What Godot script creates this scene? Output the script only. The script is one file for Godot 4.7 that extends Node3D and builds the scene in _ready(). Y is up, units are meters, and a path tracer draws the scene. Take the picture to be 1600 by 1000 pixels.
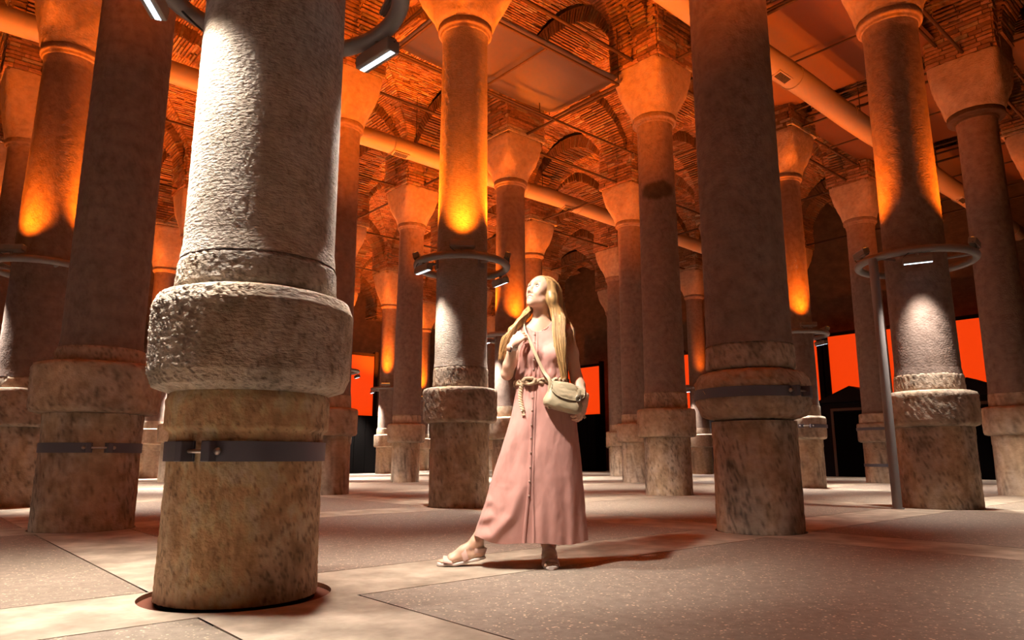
extends Node3D
# An underground hall of stone columns under brick groin vaults, a woman standing among them.
# Units are metres, y up. The column grid has an origin, a turn and two spacings; gp(i, j) is a grid crossing.

const SU := 4.32
const SV := 4.056
const YAW := 0.7177
const ORG := Vector2(-1.2069, 3.4728)
const EYE := 0.6233
const SPRING := 7.98          # where the arches spring
const RING_Y := 3.17          # height of the lamp rings

var UD := Vector3(cos(YAW), 0, -sin(YAW))
var VD := Vector3(-sin(YAW), 0, -cos(YAW))
var M := {}
var rng := RandomNumberGenerator.new()
var used := {}
var noise := FastNoiseLite.new()
var brick_meshes := []
var brick_mats := []

func _ready() -> void:
	var cam := Camera3D.new()
	cam.name = "camera"
	cam.fov = rad_to_deg(2.0 * atan(500.0 / 1108.0))
	cam.near = 0.05
	cam.far = 120
	add_child(cam)
	cam.position = Vector3(0, EYE, 0)
	cam.rotation_degrees = Vector3(10.92, 0, 0)
	cam.current = true
	var we := WorldEnvironment.new()
	we.name = "surroundings"
	var env := Environment.new()
	env.background_mode = Environment.BG_COLOR
	env.background_color = Color(0, 0, 0)
	env.tonemap_mode = Environment.TONE_MAPPER_LINEAR
	env.tonemap_exposure = 1.6
	env.sdfgi_enabled = true
	env.ssao_enabled = true
	env.ssil_enabled = true
	we.environment = env
	add_child(we)
	rng.seed = 77
	noise.seed = 12
	noise.frequency = 0.1
	noise.noise_type = FastNoiseLite.TYPE_SIMPLEX
	noise.fractal_type = FastNoiseLite.FRACTAL_FBM
	noise.fractal_octaves = 3
	make_materials()
	build_columns()
	build_floor()
	build_ceiling()
	build_lamps()
	build_extras()
	build_people()

# ---------------------------------------------------------------- geometry collector
class Geo:
	var v := PackedVector3Array()
	var n := PackedVector3Array()
	var c := PackedColorArray()
	var ix := PackedInt32Array()

	func quad(a: Vector3, b: Vector3, d: Vector3, e: Vector3, col := Color.WHITE) -> void:   # clockwise from the front
		var nn := (d - a).cross(b - a).normalized()
		var s := v.size()
		v.append(a); v.append(b); v.append(d); v.append(e)
		for k in 4:
			n.append(nn); c.append(col)
		ix.append(s); ix.append(s + 1); ix.append(s + 2)
		ix.append(s); ix.append(s + 2); ix.append(s + 3)

	func tri(a: Vector3, b: Vector3, d: Vector3, col := Color.WHITE) -> void:
		var nn := (d - a).cross(b - a).normalized()
		var s := v.size()
		v.append(a); v.append(b); v.append(d)
		for k in 3:
			n.append(nn); c.append(col); ix.append(s + k)

	# box from centre and three half vectors (right-handed x, y, z); skip is a bit mask of +x -x +y -y +z -z
	func box(o: Vector3, x: Vector3, y: Vector3, z: Vector3, col := Color.WHITE, skip := 0) -> void:
		if not skip & 1: quad(o + x - y + z, o + x + y + z, o + x + y - z, o + x - y - z, col)
		if not skip & 2: quad(o - x - y - z, o - x + y - z, o - x + y + z, o - x - y + z, col)
		if not skip & 4: quad(o - x + y + z, o - x + y - z, o + x + y - z, o + x + y + z, col)
		if not skip & 8: quad(o - x - y - z, o - x - y + z, o + x - y + z, o + x - y - z, col)
		if not skip & 16: quad(o - x - y + z, o - x + y + z, o + x + y + z, o + x - y + z, col)
		if not skip & 32: quad(o + x - y - z, o + x + y - z, o - x + y - z, o - x - y - z, col)

	# smooth surface through a grid of rows; wrap joins the last column to the first
	func surf(rows: Array, wrap := false, flip := false, cols = null) -> void:
		var nr := rows.size()
		var ns: int = rows[0].size()
		var s0 := v.size()
		for r in nr:
			var cur: PackedVector3Array = rows[r]
			var up: PackedVector3Array = rows[mini(r + 1, nr - 1)]
			var dn: PackedVector3Array = rows[maxi(r - 1, 0)]
			for k in ns:
				var ka := k + 1
				var kb := k - 1
				if wrap:
					ka = ka % ns
					kb = (kb + ns) % ns
				else:
					ka = mini(ka, ns - 1)
					kb = maxi(kb, 0)
				var du := cur[ka] - cur[kb]
				var dv := up[k] - dn[k]
				if du.length_squared() < 1e-12:
					du = up[ka] - up[kb] + dn[ka] - dn[kb]
				var nn := du.cross(dv).normalized()
				v.append(cur[k])
				n.append(-nn if flip else nn)
				c.append(cols[r][k] if cols != null else Color.WHITE)
		var kn := ns if wrap else ns - 1
		for r in nr - 1:
			for k in kn:
				var a := s0 + r * ns + k
				var b := s0 + r * ns + (k + 1) % ns
				var d := a + ns
				var e := b + ns
				if flip:
					ix.append_array(PackedInt32Array([a, b, e, a, e, d]))
				else:
					ix.append_array(PackedInt32Array([a, e, b, a, d, e]))

	func fan(center: Vector3, ring: PackedVector3Array, normal: Vector3, col := Color.WHITE) -> void:
		var s := v.size()
		v.append(center); n.append(normal); c.append(col)
		for p in ring:
			v.append(p); n.append(normal); c.append(col)
		var m := ring.size()
		for k in m:
			var a := s + 1 + k
			var b := s + 1 + (k + 1) % m
			var nn := (v[b] - center).cross(v[a] - center)
			if nn.dot(normal) < 0:
				ix.append_array(PackedInt32Array([s, b, a]))
			else:
				ix.append_array(PackedInt32Array([s, a, b]))

	# tube along points; radius per point (float or array); flat scales the binormal
	func tube(pts: PackedVector3Array, rad, seg := 10, col := Color.WHITE, closed := false, caps := true, up := Vector3.UP, flat := 1.0) -> void:
		var m := pts.size()
		var rows := []
		var last := up
		for k in m:
			var t: Vector3
			if closed:
				t = pts[(k + 1) % m] - pts[(k - 1 + m) % m]
			else:
				t = pts[mini(k + 1, m - 1)] - pts[maxi(k - 1, 0)]
			t = t.normalized()
			var b := t.cross(last)
			if b.length() < 0.01:
				b = t.cross(Vector3(0.3, 0.2, 0.9))
			b = b.normalized()
			var nn := b.cross(t).normalized()
			last = nn
			var r: float = rad[k] if rad is Array or rad is PackedFloat32Array else rad
			var row := PackedVector3Array()
			for q in seg:
				var an := TAU * q / seg
				row.append(pts[k] + (nn * cos(an) + b * sin(an) * flat) * r)
			rows.append(row)
		if closed:
			rows.append(rows[0])
		var cc := []
		for r in rows:
			var line := PackedColorArray()
			for q in seg: line.append(col)
			cc.append(line)
		surf(rows, true, false, cc)
		if caps and not closed:
			fan(pts[0], rows[0], (pts[0] - pts[1]).normalized(), col)
			fan(pts[m - 1], rows[m - 1], (pts[m - 1] - pts[m - 2]).normalized(), col)

	# box with rounded edges
	func rbox(o: Vector3, b: Basis, h: Vector3, r: float, col := Color.WHITE) -> void:
		var fr := [-1.0, -0.4, 0.0]
		for axis in 3:
			for sg in [-1.0, 1.0]:
				var a1 := (axis + 1) % 3
				var a2 := (axis + 2) % 3
				var l1 := []
				var l2 := []
				for f in fr: l1.append(-h[a1] + r + f * r); l2.append(-h[a2] + r + f * r)
				for f in [0.0, 0.4, 1.0]: l1.append(h[a1] - r + f * r); l2.append(h[a2] - r + f * r)
				var s := v.size()
				for p in l1:
					for q in l2:
						var w := Vector3.ZERO
						w[axis] = sg * h[axis]
						w[a1] = p
						w[a2] = q
						var inner := Vector3(clampf(w.x, -h.x + r, h.x - r), clampf(w.y, -h.y + r, h.y - r), clampf(w.z, -h.z + r, h.z - r))
						var nn := (w - inner).normalized()
						v.append(o + b * (inner + nn * r)); n.append(b * nn); c.append(col)
				for p in 5:
					for q in 5:
						var a := s + p * 6 + q
						if sg > 0:
							ix.append_array(PackedInt32Array([a, a + 7, a + 6, a, a + 1, a + 7]))
						else:
							ix.append_array(PackedInt32Array([a, a + 6, a + 7, a, a + 7, a + 1]))

	func ball(o: Vector3, b: Basis, rad: Vector3, ns := 12, nr := 8, col := Color.WHITE) -> void:
		var rows := []
		for r in nr + 1:
			var ph := -PI / 2 + PI * r / nr
			var row := PackedVector3Array()
			for k in ns:
				var an := TAU * k / ns
				row.append(o + b * (Vector3(cos(ph) * cos(an), sin(ph), cos(ph) * sin(an)) * rad))
			rows.append(row)
		var cc := []
		for r in rows:
			var line := PackedColorArray()
			for q in ns: line.append(col)
			cc.append(line)
		surf(rows, true, true, cc)

	func mesh() -> ArrayMesh:
		var arr := []
		arr.resize(Mesh.ARRAY_MAX)
		arr[Mesh.ARRAY_VERTEX] = v
		arr[Mesh.ARRAY_NORMAL] = n
		arr[Mesh.ARRAY_COLOR] = c
		arr[Mesh.ARRAY_INDEX] = ix
		var m := ArrayMesh.new()
		if ix.size():
			m.add_surface_from_arrays(Mesh.PRIMITIVE_TRIANGLES, arr)
		return m

# ---------------------------------------------------------------- naming and tagging
func numbered(called: String) -> String:
	used[called] = used.get(called, -1) + 1
	return called if used[called] == 0 else "%s_%03d" % [called, used[called]]

func tag(o: Node3D, label: String, category: String, group := "") -> Node3D:
	o.set_meta("label", label)
	o.set_meta("category", category)
	if group: o.set_meta("group", group)
	return o

func thing(called: String, label: String, category: String, at := Vector3.ZERO, group := "") -> Node3D:
	var o := Node3D.new()
	o.name = numbered(called)
	add_child(o, true)
	o.position = at
	return tag(o, label, category, group)

func part(called: String, g, mat: Material, parent: Node3D) -> MeshInstance3D:
	var o := MeshInstance3D.new()
	o.name = called
	o.mesh = g.mesh() if g is Geo else g
	o.material_override = mat
	parent.add_child(o, true)
	return o

func struct(called: String, g, mat: Material, parent: Node3D = null) -> MeshInstance3D:
	var top := parent == null
	var o := part(numbered(called) if top else called, g, mat, self if top else parent)
	if top: o.set_meta("kind", "structure")
	return o

func gp(i: float, j: float, y := 0.0) -> Vector3:
	return Vector3(ORG.x, y, -ORG.y) + UD * (SU * i) + VD * (SV * j)

# where a point lands in the photograph's frame (only to decide how much detail a far thing needs)
func seen_at(p: Vector3) -> Vector3:
	var t := deg_to_rad(10.92)
	var y := p.y - EYE
	var zc := -p.z * cos(t) + y * sin(t)
	if zc < 0.3: return Vector3(-9999, -9999, zc)
	return Vector3(800 + 1108 * p.x / zc, 500 - 1108 * (y * cos(t) + p.z * sin(t)) / zc, zc)

func lin(r: int, g: int, b: int) -> Color:
	return Color(r / 255.0, g / 255.0, b / 255.0).srgb_to_linear()

func tone(c: Color, f: float) -> Color:
	return Color(c.r * f, c.g * f, c.b * f)

# ---------------------------------------------------------------- materials
func noise_tex(seed_: int, freq: float, lo: Color, hi: Color, size := 512, octaves := 5, mid = null, kind := FastNoiseLite.TYPE_SIMPLEX_SMOOTH) -> NoiseTexture2D:
	var f := FastNoiseLite.new()
	f.seed = seed_
	f.frequency = freq
	f.noise_type = kind
	f.fractal_octaves = octaves
	f.fractal_gain = 0.62
	var t := NoiseTexture2D.new()
	t.width = size
	t.height = size
	t.seamless = true
	t.noise = f
	var g := Gradient.new()
	g.set_color(0, lo)
	g.set_color(1, hi)
	if mid != null: g.add_point(0.5, mid)
	t.color_ramp = g
	return t

func mat(c: Color, rough := 0.85, metal := 0.0) -> StandardMaterial3D:
	var m := StandardMaterial3D.new()
	m.albedo_color = c
	m.roughness = rough
	m.metallic = metal
	return m

func stone(c: Color, tex: Texture2D, scale: float, bump: Texture2D, bump_cm: float, rough := 0.88) -> StandardMaterial3D:
	var m := mat(c, rough)
	m.vertex_color_use_as_albedo = true
	m.uv1_triplanar = true
	m.uv1_world_triplanar = true
	m.uv1_scale = Vector3.ONE * scale
	m.albedo_texture = tex
	if bump:
		m.heightmap_enabled = true
		m.heightmap_texture = bump
		m.heightmap_scale = bump_cm
	return m

func speckles() -> ImageTexture:      # pale chips of aggregate in the concrete slabs
	var im: Image
	var f := FastNoiseLite.new()
	f.frequency = 0.02
	f.fractal_octaves = 6
	f.fractal_gain = 0.75
	var base := f.get_seamless_image(1024, 1024)
	base.convert(Image.FORMAT_L8)
	base.adjust_bcs(1.45, 0.11, 1.0)
	base.convert(Image.FORMAT_RGB8)
	im = base
	var r := RandomNumberGenerator.new()
	r.seed = 5
	for k in 5200:
		var s := 1 + int(pow(r.randf(), 2.5) * 5)
		var w := r.randf_range(0.72, 1.0)
		im.fill_rect(Rect2i(r.randi() % 1020, r.randi() % 1020, s + r.randi() % 2, s), Color(w, w * 0.97, w * 0.92))
	for k in 500:
		var w2 := r.randf_range(0.2, 0.35)
		im.fill_rect(Rect2i(r.randi() % 1020, r.randi() % 1020, 1 + r.randi() % 2, 1 + r.randi() % 2), Color(w2, w2, w2))
	return ImageTexture.create_from_image(im)

func make_materials() -> void:
	var bump_fine := noise_tex(3, 0.11, Color.BLACK, Color.WHITE, 512, 5)
	var bump_rough := noise_tex(9, 0.06, Color.BLACK, Color.WHITE, 512, 6, null, FastNoiseLite.TYPE_PERLIN)
	var blotch := noise_tex(11, 0.012, Color(0.62, 0.6, 0.58), Color(1, 1, 1), 512, 6)
	var stain := noise_tex(21, 0.011, Color(0.74, 0.70, 0.67), Color(1, 0.99, 0.97), 1024, 7, Color(0.9, 0.885, 0.87))
	M.stone = stone(Color(0.54, 0.47, 0.44), stain, 0.6, bump_fine, 0.5)
	M.stone_rough = stone(Color(0.80, 0.77, 0.74), stain, 0.7, bump_rough, 1.0)
	M.stone_rough.uv1_scale = Vector3(1.3, 2.6, 1.3)
	M.stone_stroke = stone(Color(0.68, 0.63, 0.59), stain, 0.7, bump_rough, 1.3)
	M.stone_stroke.uv1_scale = Vector3(1.0, 4.0, 1.0)
	M.pedestal = stone(Color(0.80, 0.73, 0.66), stain, 0.8, bump_fine, 0.5)
	M.capital = stone(Color(0.66, 0.60, 0.55), stain, 0.5, bump_fine, 0.8)
	M.brick = stone(Color(1, 1, 1), blotch, 1.7, bump_rough, 1.0, 0.95)
	M.shaded_brick = stone(Color(0.93 * 0.8, 0.93 * 0.8, 0.93 * 0.8), blotch, 1.7, bump_rough, 1.0, 0.95)  # for the arches: darker copy of brick, soffit shade put into its colour
	M.mortar = stone(Color(0.50, 0.40, 0.31), blotch, 0.9, bump_rough, 2.4, 0.97)
	M.slab = stone(Color(1.0, 0.915, 0.83), speckles(), 0.55, bump_fine, 0.12, 0.62)
	M.strip = stone(Color(0.79, 0.735, 0.66), blotch, 0.35, bump_fine, 0.1, 0.6)
	M.joint = mat(Color(0.16, 0.13, 0.11), 0.95)
	M.earth = mat(Color(0.42, 0.24, 0.17), 0.95)
	M.plaster = stone(Color(0.40, 0.32, 0.27), blotch, 0.4, bump_rough, 1.2)
	M.steel = mat(Color(0.5, 0.48, 0.48), 0.5, 0.25)
	M.strap = mat(Color(0.37, 0.37, 0.42), 0.5, 0.3)
	M.bolt = mat(Color(0.72, 0.7, 0.68), 0.3, 0.9)
	M.iron = mat(Color(0.18, 0.12, 0.10), 0.8, 0.2)
	M.housing = mat(Color(0.5, 0.46, 0.43), 0.5, 0.2)
	M.cable = mat(Color(0.08, 0.08, 0.08), 0.6)
	M.duct = mat(Color(0.53, 0.48, 0.43), 0.55, 0.1)
	M.grille = mat(Color(0.05, 0.05, 0.05), 0.8)
	M.tray = mat(Color(0.31, 0.27, 0.24), 0.42, 0.75)
	M.board = mat(Color(0.29, 0.17, 0.11), 0.6)
	M.dark = mat(Color(0.10, 0.08, 0.09), 0.7)
	M.black = mat(Color(0.03, 0.025, 0.025), 0.95)
	M.black.metallic_specular = 0.1
	M.dark.metallic_specular = 0.15
	M.roof = mat(Color(0.3, 0.25, 0.22), 0.9)
	var w := mat(Color(0.9, 0.95, 1.0), 0.4)
	w.emission_enabled = true
	w.emission = Color(0.82, 0.93, 1.0)
	w.emission_energy_multiplier = 3.0
	M.white_lens = w
	var o := mat(Color(1.0, 0.7, 0.3), 0.4)
	o.emission_enabled = true
	o.emission = Color(1.0, 0.66, 0.16)
	o.emission_energy_multiplier = 1.4
	M.orange_lens = o
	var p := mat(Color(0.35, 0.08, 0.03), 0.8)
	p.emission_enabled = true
	p.emission = Color(1.0, 0.26, 0.04)  # orange light on the far wall put into the colour as emission
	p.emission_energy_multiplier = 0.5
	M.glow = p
	M.skin = mat(Color(1, 1, 1), 0.5)
	M.skin.vertex_color_use_as_albedo = true
	M.skin.subsurf_scatter_enabled = true
	M.skin.subsurf_scatter_strength = 0.12
	M.tinted = mat(Color(1, 1, 1), 0.5)
	M.tinted.vertex_color_use_as_albedo = true
	M.wet = mat(Color(1, 1, 1), 0.12)
	M.wet.vertex_color_use_as_albedo = true
	M.hair = mat(Color(1, 1, 1), 0.42)
	M.hair.vertex_color_use_as_albedo = true
	M.leather = mat(Color(1, 1, 1), 0.48)
	M.leather.vertex_color_use_as_albedo = true
	M.cloth = stone(Color(1, 1, 1), noise_tex(51, 0.2, Color(0.88, 0.88, 0.88), Color(1, 1, 1), 256, 3), 6.0, null, 0, 0.82)
	M.cloth.rim_enabled = true
	M.cloth.rim = 0.25
	M.cloth.rim_tint = 0.6
	# single bricks share a few shapes and tones
	for k in 5:
		var bm := Geo.new()
		var jr := RandomNumberGenerator.new()
		jr.seed = 40 + k
		var j := func(): return jr.randf_range(0.88, 1.0)
		var q := []
		for s in [Vector3(-1, -1, -1), Vector3(1, -1, -1), Vector3(1, 1, -1), Vector3(-1, 1, -1), Vector3(-1, -1, 1), Vector3(1, -1, 1), Vector3(1, 1, 1), Vector3(-1, 1, 1)]:
			q.append(Vector3(s.x * j.call(), s.y * j.call(), s.z * j.call()))
		var col := brick_tone(jr)
		bm.quad(q[4], q[7], q[6], q[5], col)
		bm.quad(q[1], q[2], q[3], q[0], col)
		bm.quad(q[5], q[6], q[2], q[1], col)
		bm.quad(q[0], q[3], q[7], q[4], col)
		bm.quad(q[7], q[3], q[2], q[6], col)
		bm.quad(q[0], q[4], q[5], q[1], col)
		brick_meshes.append(bm.mesh())

func brick_tone(r: RandomNumberGenerator) -> Color:
	var t := r.randf()
	var f := r.randf_range(0.65, 1.12)
	if t < 0.16: return Color(0.40 * f, 0.33 * f, 0.25 * f)
	if t < 0.32: return Color(0.24 * f, 0.125 * f, 0.085 * f)
	return Color(0.40 * f, 0.225 * f, 0.14 * f)

# ---------------------------------------------------------------- columns
# a turned stone: profile of (radius, height), roughness in metres, tint by noise
func lathe(g: Geo, prof: Array, seg: int, rough: float, fr: float, seed_: float, dirt := 0.25, stretch := Vector3.ONE, side := Vector3.ZERO, tint := Color(1, 1, 1), ochre := 1.5) -> void:
	var rows := []
	var cols := []
	for p in prof:
		var row := PackedVector3Array()
		var line := PackedColorArray()
		for k in seg:
			var an := TAU * k / seg
			var d := Vector3(cos(an), 0, sin(an))
			var q := Vector3(d.x * p.x, p.y, d.z * p.x)
			var w := q * fr * stretch
			var amt := rough
			if side != Vector3.ZERO:
				amt *= 0.15 + 0.85 * smoothstep(-0.1, 0.5, d.dot(side))
			var e := noise.get_noise_3d(w.x + seed_, w.y, w.z) + 0.5 * noise.get_noise_3d(w.x * 2.7 + seed_, w.y * 2.7, w.z * 2.7)
			row.append(q + d * (e * amt))
			# streaks run down the stone; patches are wider
			var s1 := noise.get_noise_3d(q.x * 190 + seed_, q.y * 26, q.z * 190)
			var s2 := noise.get_noise_3d(q.x * 45 - seed_, q.y * 38, q.z * 45) + 0.45 * noise.get_noise_3d(q.x * 240, q.y * 120 + seed_, q.z * 240)
			var s3 := noise.get_noise_3d(q.x * 14 + seed_, q.y * 7, q.z * 14)
			var f := 1.0 - dirt * clampf(0.3 + 1.2 * s1, 0, 1) * 0.32 - dirt * clampf(0.25 + 1.5 * s2, 0, 1.1) * 0.75 - dirt * clampf(0.3 + 2.0 * s3, 0, 1) * 0.5
			var s4 := noise.get_noise_3d(q.x * 330 + seed_, q.y * 210, q.z * 330)
			f *= 1.0 - 0.55 * smoothstep(0.30, 0.48, s4 + 0.35 * s3) * minf(dirt * 2.5, 1.0)
			var o := clampf(0.45 + 1.0 * s2 - 1.6 * s3, 0, 1) * dirt * ochre
			line.append(Color(tint.r * f, tint.g * f * (1 - 0.17 * o), tint.b * f * (1 - 0.42 * o)))
		rows.append(row)
		cols.append(line)
	g.surf(rows, true, true, cols)

# the same profile with points set every step metres, corners eased
func dense(prof: Array, step: float) -> Array:
	var out := []
	for k in prof.size() - 1:
		var a: Vector2 = prof[k]
		var b: Vector2 = prof[k + 1]
		var m := maxi(1, int(ceil(a.distance_to(b) / step)))
		for q in m:
			out.append(a.lerp(b, float(q) / m))
	out.append(prof[prof.size() - 1])
	return out

func drum(r: float, y0: float, y1: float, bev: float, r1 := -1.0) -> Array:   # closed profile of a drum with rounded edges
	if r1 < 0: r1 = r
	return [Vector2(0.02, y0), Vector2(r - bev * 1.2, y0), Vector2(r - bev * 0.3, y0 + bev * 0.3), Vector2(r, y0 + bev), Vector2(r1, y1 - bev), Vector2(r1 - bev * 0.3, y1 - bev * 0.3), Vector2(r1 - bev * 1.2, y1), Vector2(0.02, y1)]

# c: px shift dx, dz; ped, plinth, mould, shaft radii; heights
func column(c: Dictionary) -> Node3D:
	var at: Vector3 = gp(c.i, c.j) + Vector3(c.get("dx", 0.0), 0, c.get("dz", 0.0))
	var o := thing("stone_column", c.label, "column", at, c.get("group", ""))
	var q: int = c.get("q", 1)                # 0 far, 1 middle, 2 near, 3 nearest
	var seg: int = [28, 56, 120, 240][q]
	var step: float = [0.8, 0.12, 0.03, 0.010][q]
	var sd: float = c.i * 37.0 + c.j * 91.0 + 500.0
	var pr: float = c.get("ped", 0.385)
	var lr: float = c.get("plinth", 0.49)
	var mr: float = c.get("mould", 0.365)
	var s0: float = c.get("shaft", 0.345)
	var s1: float = c.get("top", s0 * 0.915)
	var y0: float = c.get("y0", 0.97)         # top of pedestal
	var y1: float = c.get("y1", 1.45)         # top of plinth
	var y2: float = c.get("y2", 1.68)         # top of moulding
	var ya: float = c.get("ya", 6.58)         # foot of the neck ring
	var yc: float = c.get("yc", 7.66)         # top of the capital
	var tint: Color = c.get("tint", Color(1, 1, 1))
	var rough: float = [0.0, 0.006, 0.009, 0.006][q]
	var dirt: float = 0.42 if q >= 2 else 0.36
	var g := Geo.new()
	var pp: Array = c.get("pedprof", [Vector2(pr, 0.0), Vector2(pr, y0 * 0.3), Vector2(pr * 0.985, y0 * 0.8), Vector2(pr * 0.985, y0 * 0.84), Vector2(pr * 1.0, y0 * 0.86), Vector2(pr * 1.0, y0)])
	lathe(g, dense(pp, step * 1.4), seg, rough * 0.8, 300, sd, dirt, Vector3(1, 0.4, 1), Vector3.ZERO, Color(1.3, 1.18, 1.0) if q == 3 else tint, 1.7 if q == 3 else 1.5)
	part("pedestal", g, M.pedestal, o)
	g = Geo.new()
	lathe(g, dense(drum(lr * 0.985, y0 + 0.004, y1, c.get("bev", 0.05), lr), step), seg, c.get("prough", rough * 1.4), 420 if q == 3 else 210, sd + 50, dirt * 0.8, Vector3(1, 1.5, 1), c.get("side", Vector3.ZERO), tint)
	part("plinth", g, M.pedestal if q < 3 else M.stone_rough, o)
	g = Geo.new()
	lathe(g, dense(drum(mr, y1 - 0.01, y2, 0.03, mr * 0.985), step), seg, c.get("mrough", rough * 1.5), 260, sd + 90, dirt * 0.8, Vector3.ONE, c.get("side", Vector3.ZERO), tint)
	part("base_moulding", g, M.pedestal if q < 3 else M.stone_rough, o)
	g = Geo.new()
	var sp := [Vector2(s0 * 1.03, y2 - 0.01), Vector2(s0, y2 + 0.08), Vector2(lerpf(s0, s1, 0.35), lerpf(y2, ya, 0.4)), Vector2(s1, ya - 0.12), Vector2(s1 * 1.04, ya)]
	if q == 3:   # only the lower half needs the finest relief
		var low := dense([sp[0], sp[1], Vector2(lerpf(s0, s1, 0.3), 3.6)], step * 1.2)
		low.append_array(dense([Vector2(lerpf(s0, s1, 0.3), 3.7), sp[3], sp[4]], 0.3))
		lathe(g, low, seg, c.get("srough", rough), 640, sd + 130, dirt * 0.5, Vector3(1, 1.6, 1), c.get("side", Vector3.ZERO), tint)
	else:
		lathe(g, dense(sp, step), seg, rough * 0.35, 150, sd + 130, dirt * 0.28, Vector3(1, c.get("sy", 1.0), 1), Vector3.ZERO, tint)
	if c.has("stain"):      # a dark ring-shaped stain: (direction in degrees, height, half width, half height)
		var st: Vector4 = c.stain
		for n in g.v.size():
			var p: Vector3 = g.v[n]
			var da := rad_to_deg(absf(angle_difference(atan2(p.z, p.x), deg_to_rad(st.x)))) / st.z
			var dy := (p.y - st.y + 0.04 * noise.get_noise_2d(p.x * 60, p.z * 60)) / st.w
			var k := smoothstep(1.1, 0.7, sqrt(da * da + dy * dy))
			g.c[n] = g.c[n].lerp(tone(g.c[n], 0.3), k)
	part("shaft", g, M.stone_rough if q == 3 else M.stone_stroke if c.has("sy") else M.stone, o)
	if c.get("notop", false):
		if c.has("strap"): strap(o, c)
		return o
	g = Geo.new()
	var nr: float = c.get("neck", s1 * 1.2)
	lathe(g, dense([Vector2(s1 * 0.9, ya - 0.005), Vector2(s1 * 1.06, ya), Vector2(s1 * 1.1, ya + 0.02), Vector2(s1 * 1.1, ya + 0.045), Vector2(nr * 0.99, ya + 0.06), Vector2(nr, ya + 0.1), Vector2(nr * 0.99, ya + 0.15), Vector2(nr * 0.95, ya + 0.17), Vector2(nr * 0.7, ya + 0.17)], 0.03 if q else 0.2), seg, rough * 0.5, 200, sd, 0.2, Vector3.ONE, Vector3.ZERO, c.get("necktint", tint))
	part("neck_ring", g, M.stone, o)
	capital(o, c, nr * 0.98, ya + 0.15, yc, c.get("cap", 0.545), q, sd)
	if c.has("strap"): strap(o, c)
	return o

func capital(o: Node3D, c: Dictionary, r0: float, y0: float, y1: float, half: float, q: int, sd: float) -> void:
	var g := Geo.new()
	var rows := []
	var cols := []
	var seg := 64 if q else 32
	var nr := 18 if q else 8
	for r in nr + 3:
		var t := clampf(float(r) / nr, 0, 1)
		var y := lerpf(y0, y1 - 0.08, t)
		var f: float = c.get("flare", 0.72)
		var s := lerpf(r0, half, pow(t, f))
		var ex := lerpf(2.0, 9.0, smoothstep(0.15, 0.95, t))
		if r > nr: y = y1 - 0.08 + 0.08 * (r - nr) / 2.0
		var row := PackedVector3Array()
		var line := PackedColorArray()
		for k in seg:
			var an := TAU * (k + 0.5) / seg
			var cx := cos(an)
			var sx := sin(an)
			var m := pow(pow(absf(cx), ex) + pow(absf(sx), ex), -1.0 / ex)
			var e := noise.get_noise_3d(cx * s * 160 + sd, y * 160, sx * s * 160) * 0.014
			row.append(UD * (cx * m * (s + e)) + VD * (sx * m * (s + e)) + Vector3(0, y + (e * 0.8 if r >= nr else 0.0), 0))
			var f2 := 0.9 + 0.16 * noise.get_noise_3d(cx * 40 + sd, y * 40, sx * 40)
			line.append(Color(f2, f2 * 0.97, f2 * 0.93))
		rows.append(row)
		cols.append(line)
	g.surf(rows, true, false, cols)
	g.fan(Vector3(0, y1, 0), rows[rows.size() - 1], Vector3.UP, Color(0.7, 0.68, 0.65))
	part("capital", g, M.capital, o)

# a steel band with two lugs and a bolt across its gap
func strap(o: Node3D, c: Dictionary) -> void:
	for s in c.strap:            # {y, h, r, a: angle of the gap, gap: half width of the gap in radians}
		var g := Geo.new()
		var rows := []
		for p in [Vector2(s.r, s.y - s.h / 2), Vector2(s.r + 0.012, s.y - s.h / 2), Vector2(s.r + 0.012, s.y + s.h / 2), Vector2(s.r, s.y + s.h / 2), Vector2(s.r, s.y - s.h / 2)]:
			for dbl in 2:
				var row := PackedVector3Array()
				for k in 61:
					var an: float = s.a + s.gap + (TAU - 2 * s.gap) * k / 60.0
					row.append(Vector3(cos(an) * p.x, p.y, -sin(an) * p.x))
				rows.append(row)
		# each face of the band on its own, so that its edges stay crisp
		for k in 4:
			g.surf([rows[k * 2 + 1], rows[k * 2 + 2]], false, k >= 0)
		var b := part("strap", g, M.strap, o)
		for sg in [-1.0, 1.0]:
			var an: float = s.a + sg * (s.gap + 0.07)
			var d := Vector3(cos(an), 0, -sin(an))
			var tn := Vector3(-sin(an), 0, -cos(an))
			var lg := Geo.new()
			lg.rbox(d * (s.r + 0.028) + Vector3(0, s.y, 0), Basis(tn, Vector3.UP, tn.cross(Vector3.UP)), Vector3(0.02, s.h / 2, 0.046), 0.005)
			part("lug", lg, M.strap, b)
		var bg := Geo.new()
		var pts := PackedVector3Array()
		for k in 5:
			var an2: float = s.a + (s.gap + 0.16) * (k / 2.0 - 1.0)
			pts.append(Vector3(cos(an2) * (s.r + 0.034), s.y, -sin(an2) * (s.r + 0.034)))
		bg.tube(pts, 0.009, 8)
		for sg in [0, 4]:
			bg.ball(pts[sg], Basis.IDENTITY, Vector3(0.017, 0.017, 0.017), 8, 6)
		part("bolt", bg, M.bolt, b)

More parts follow.
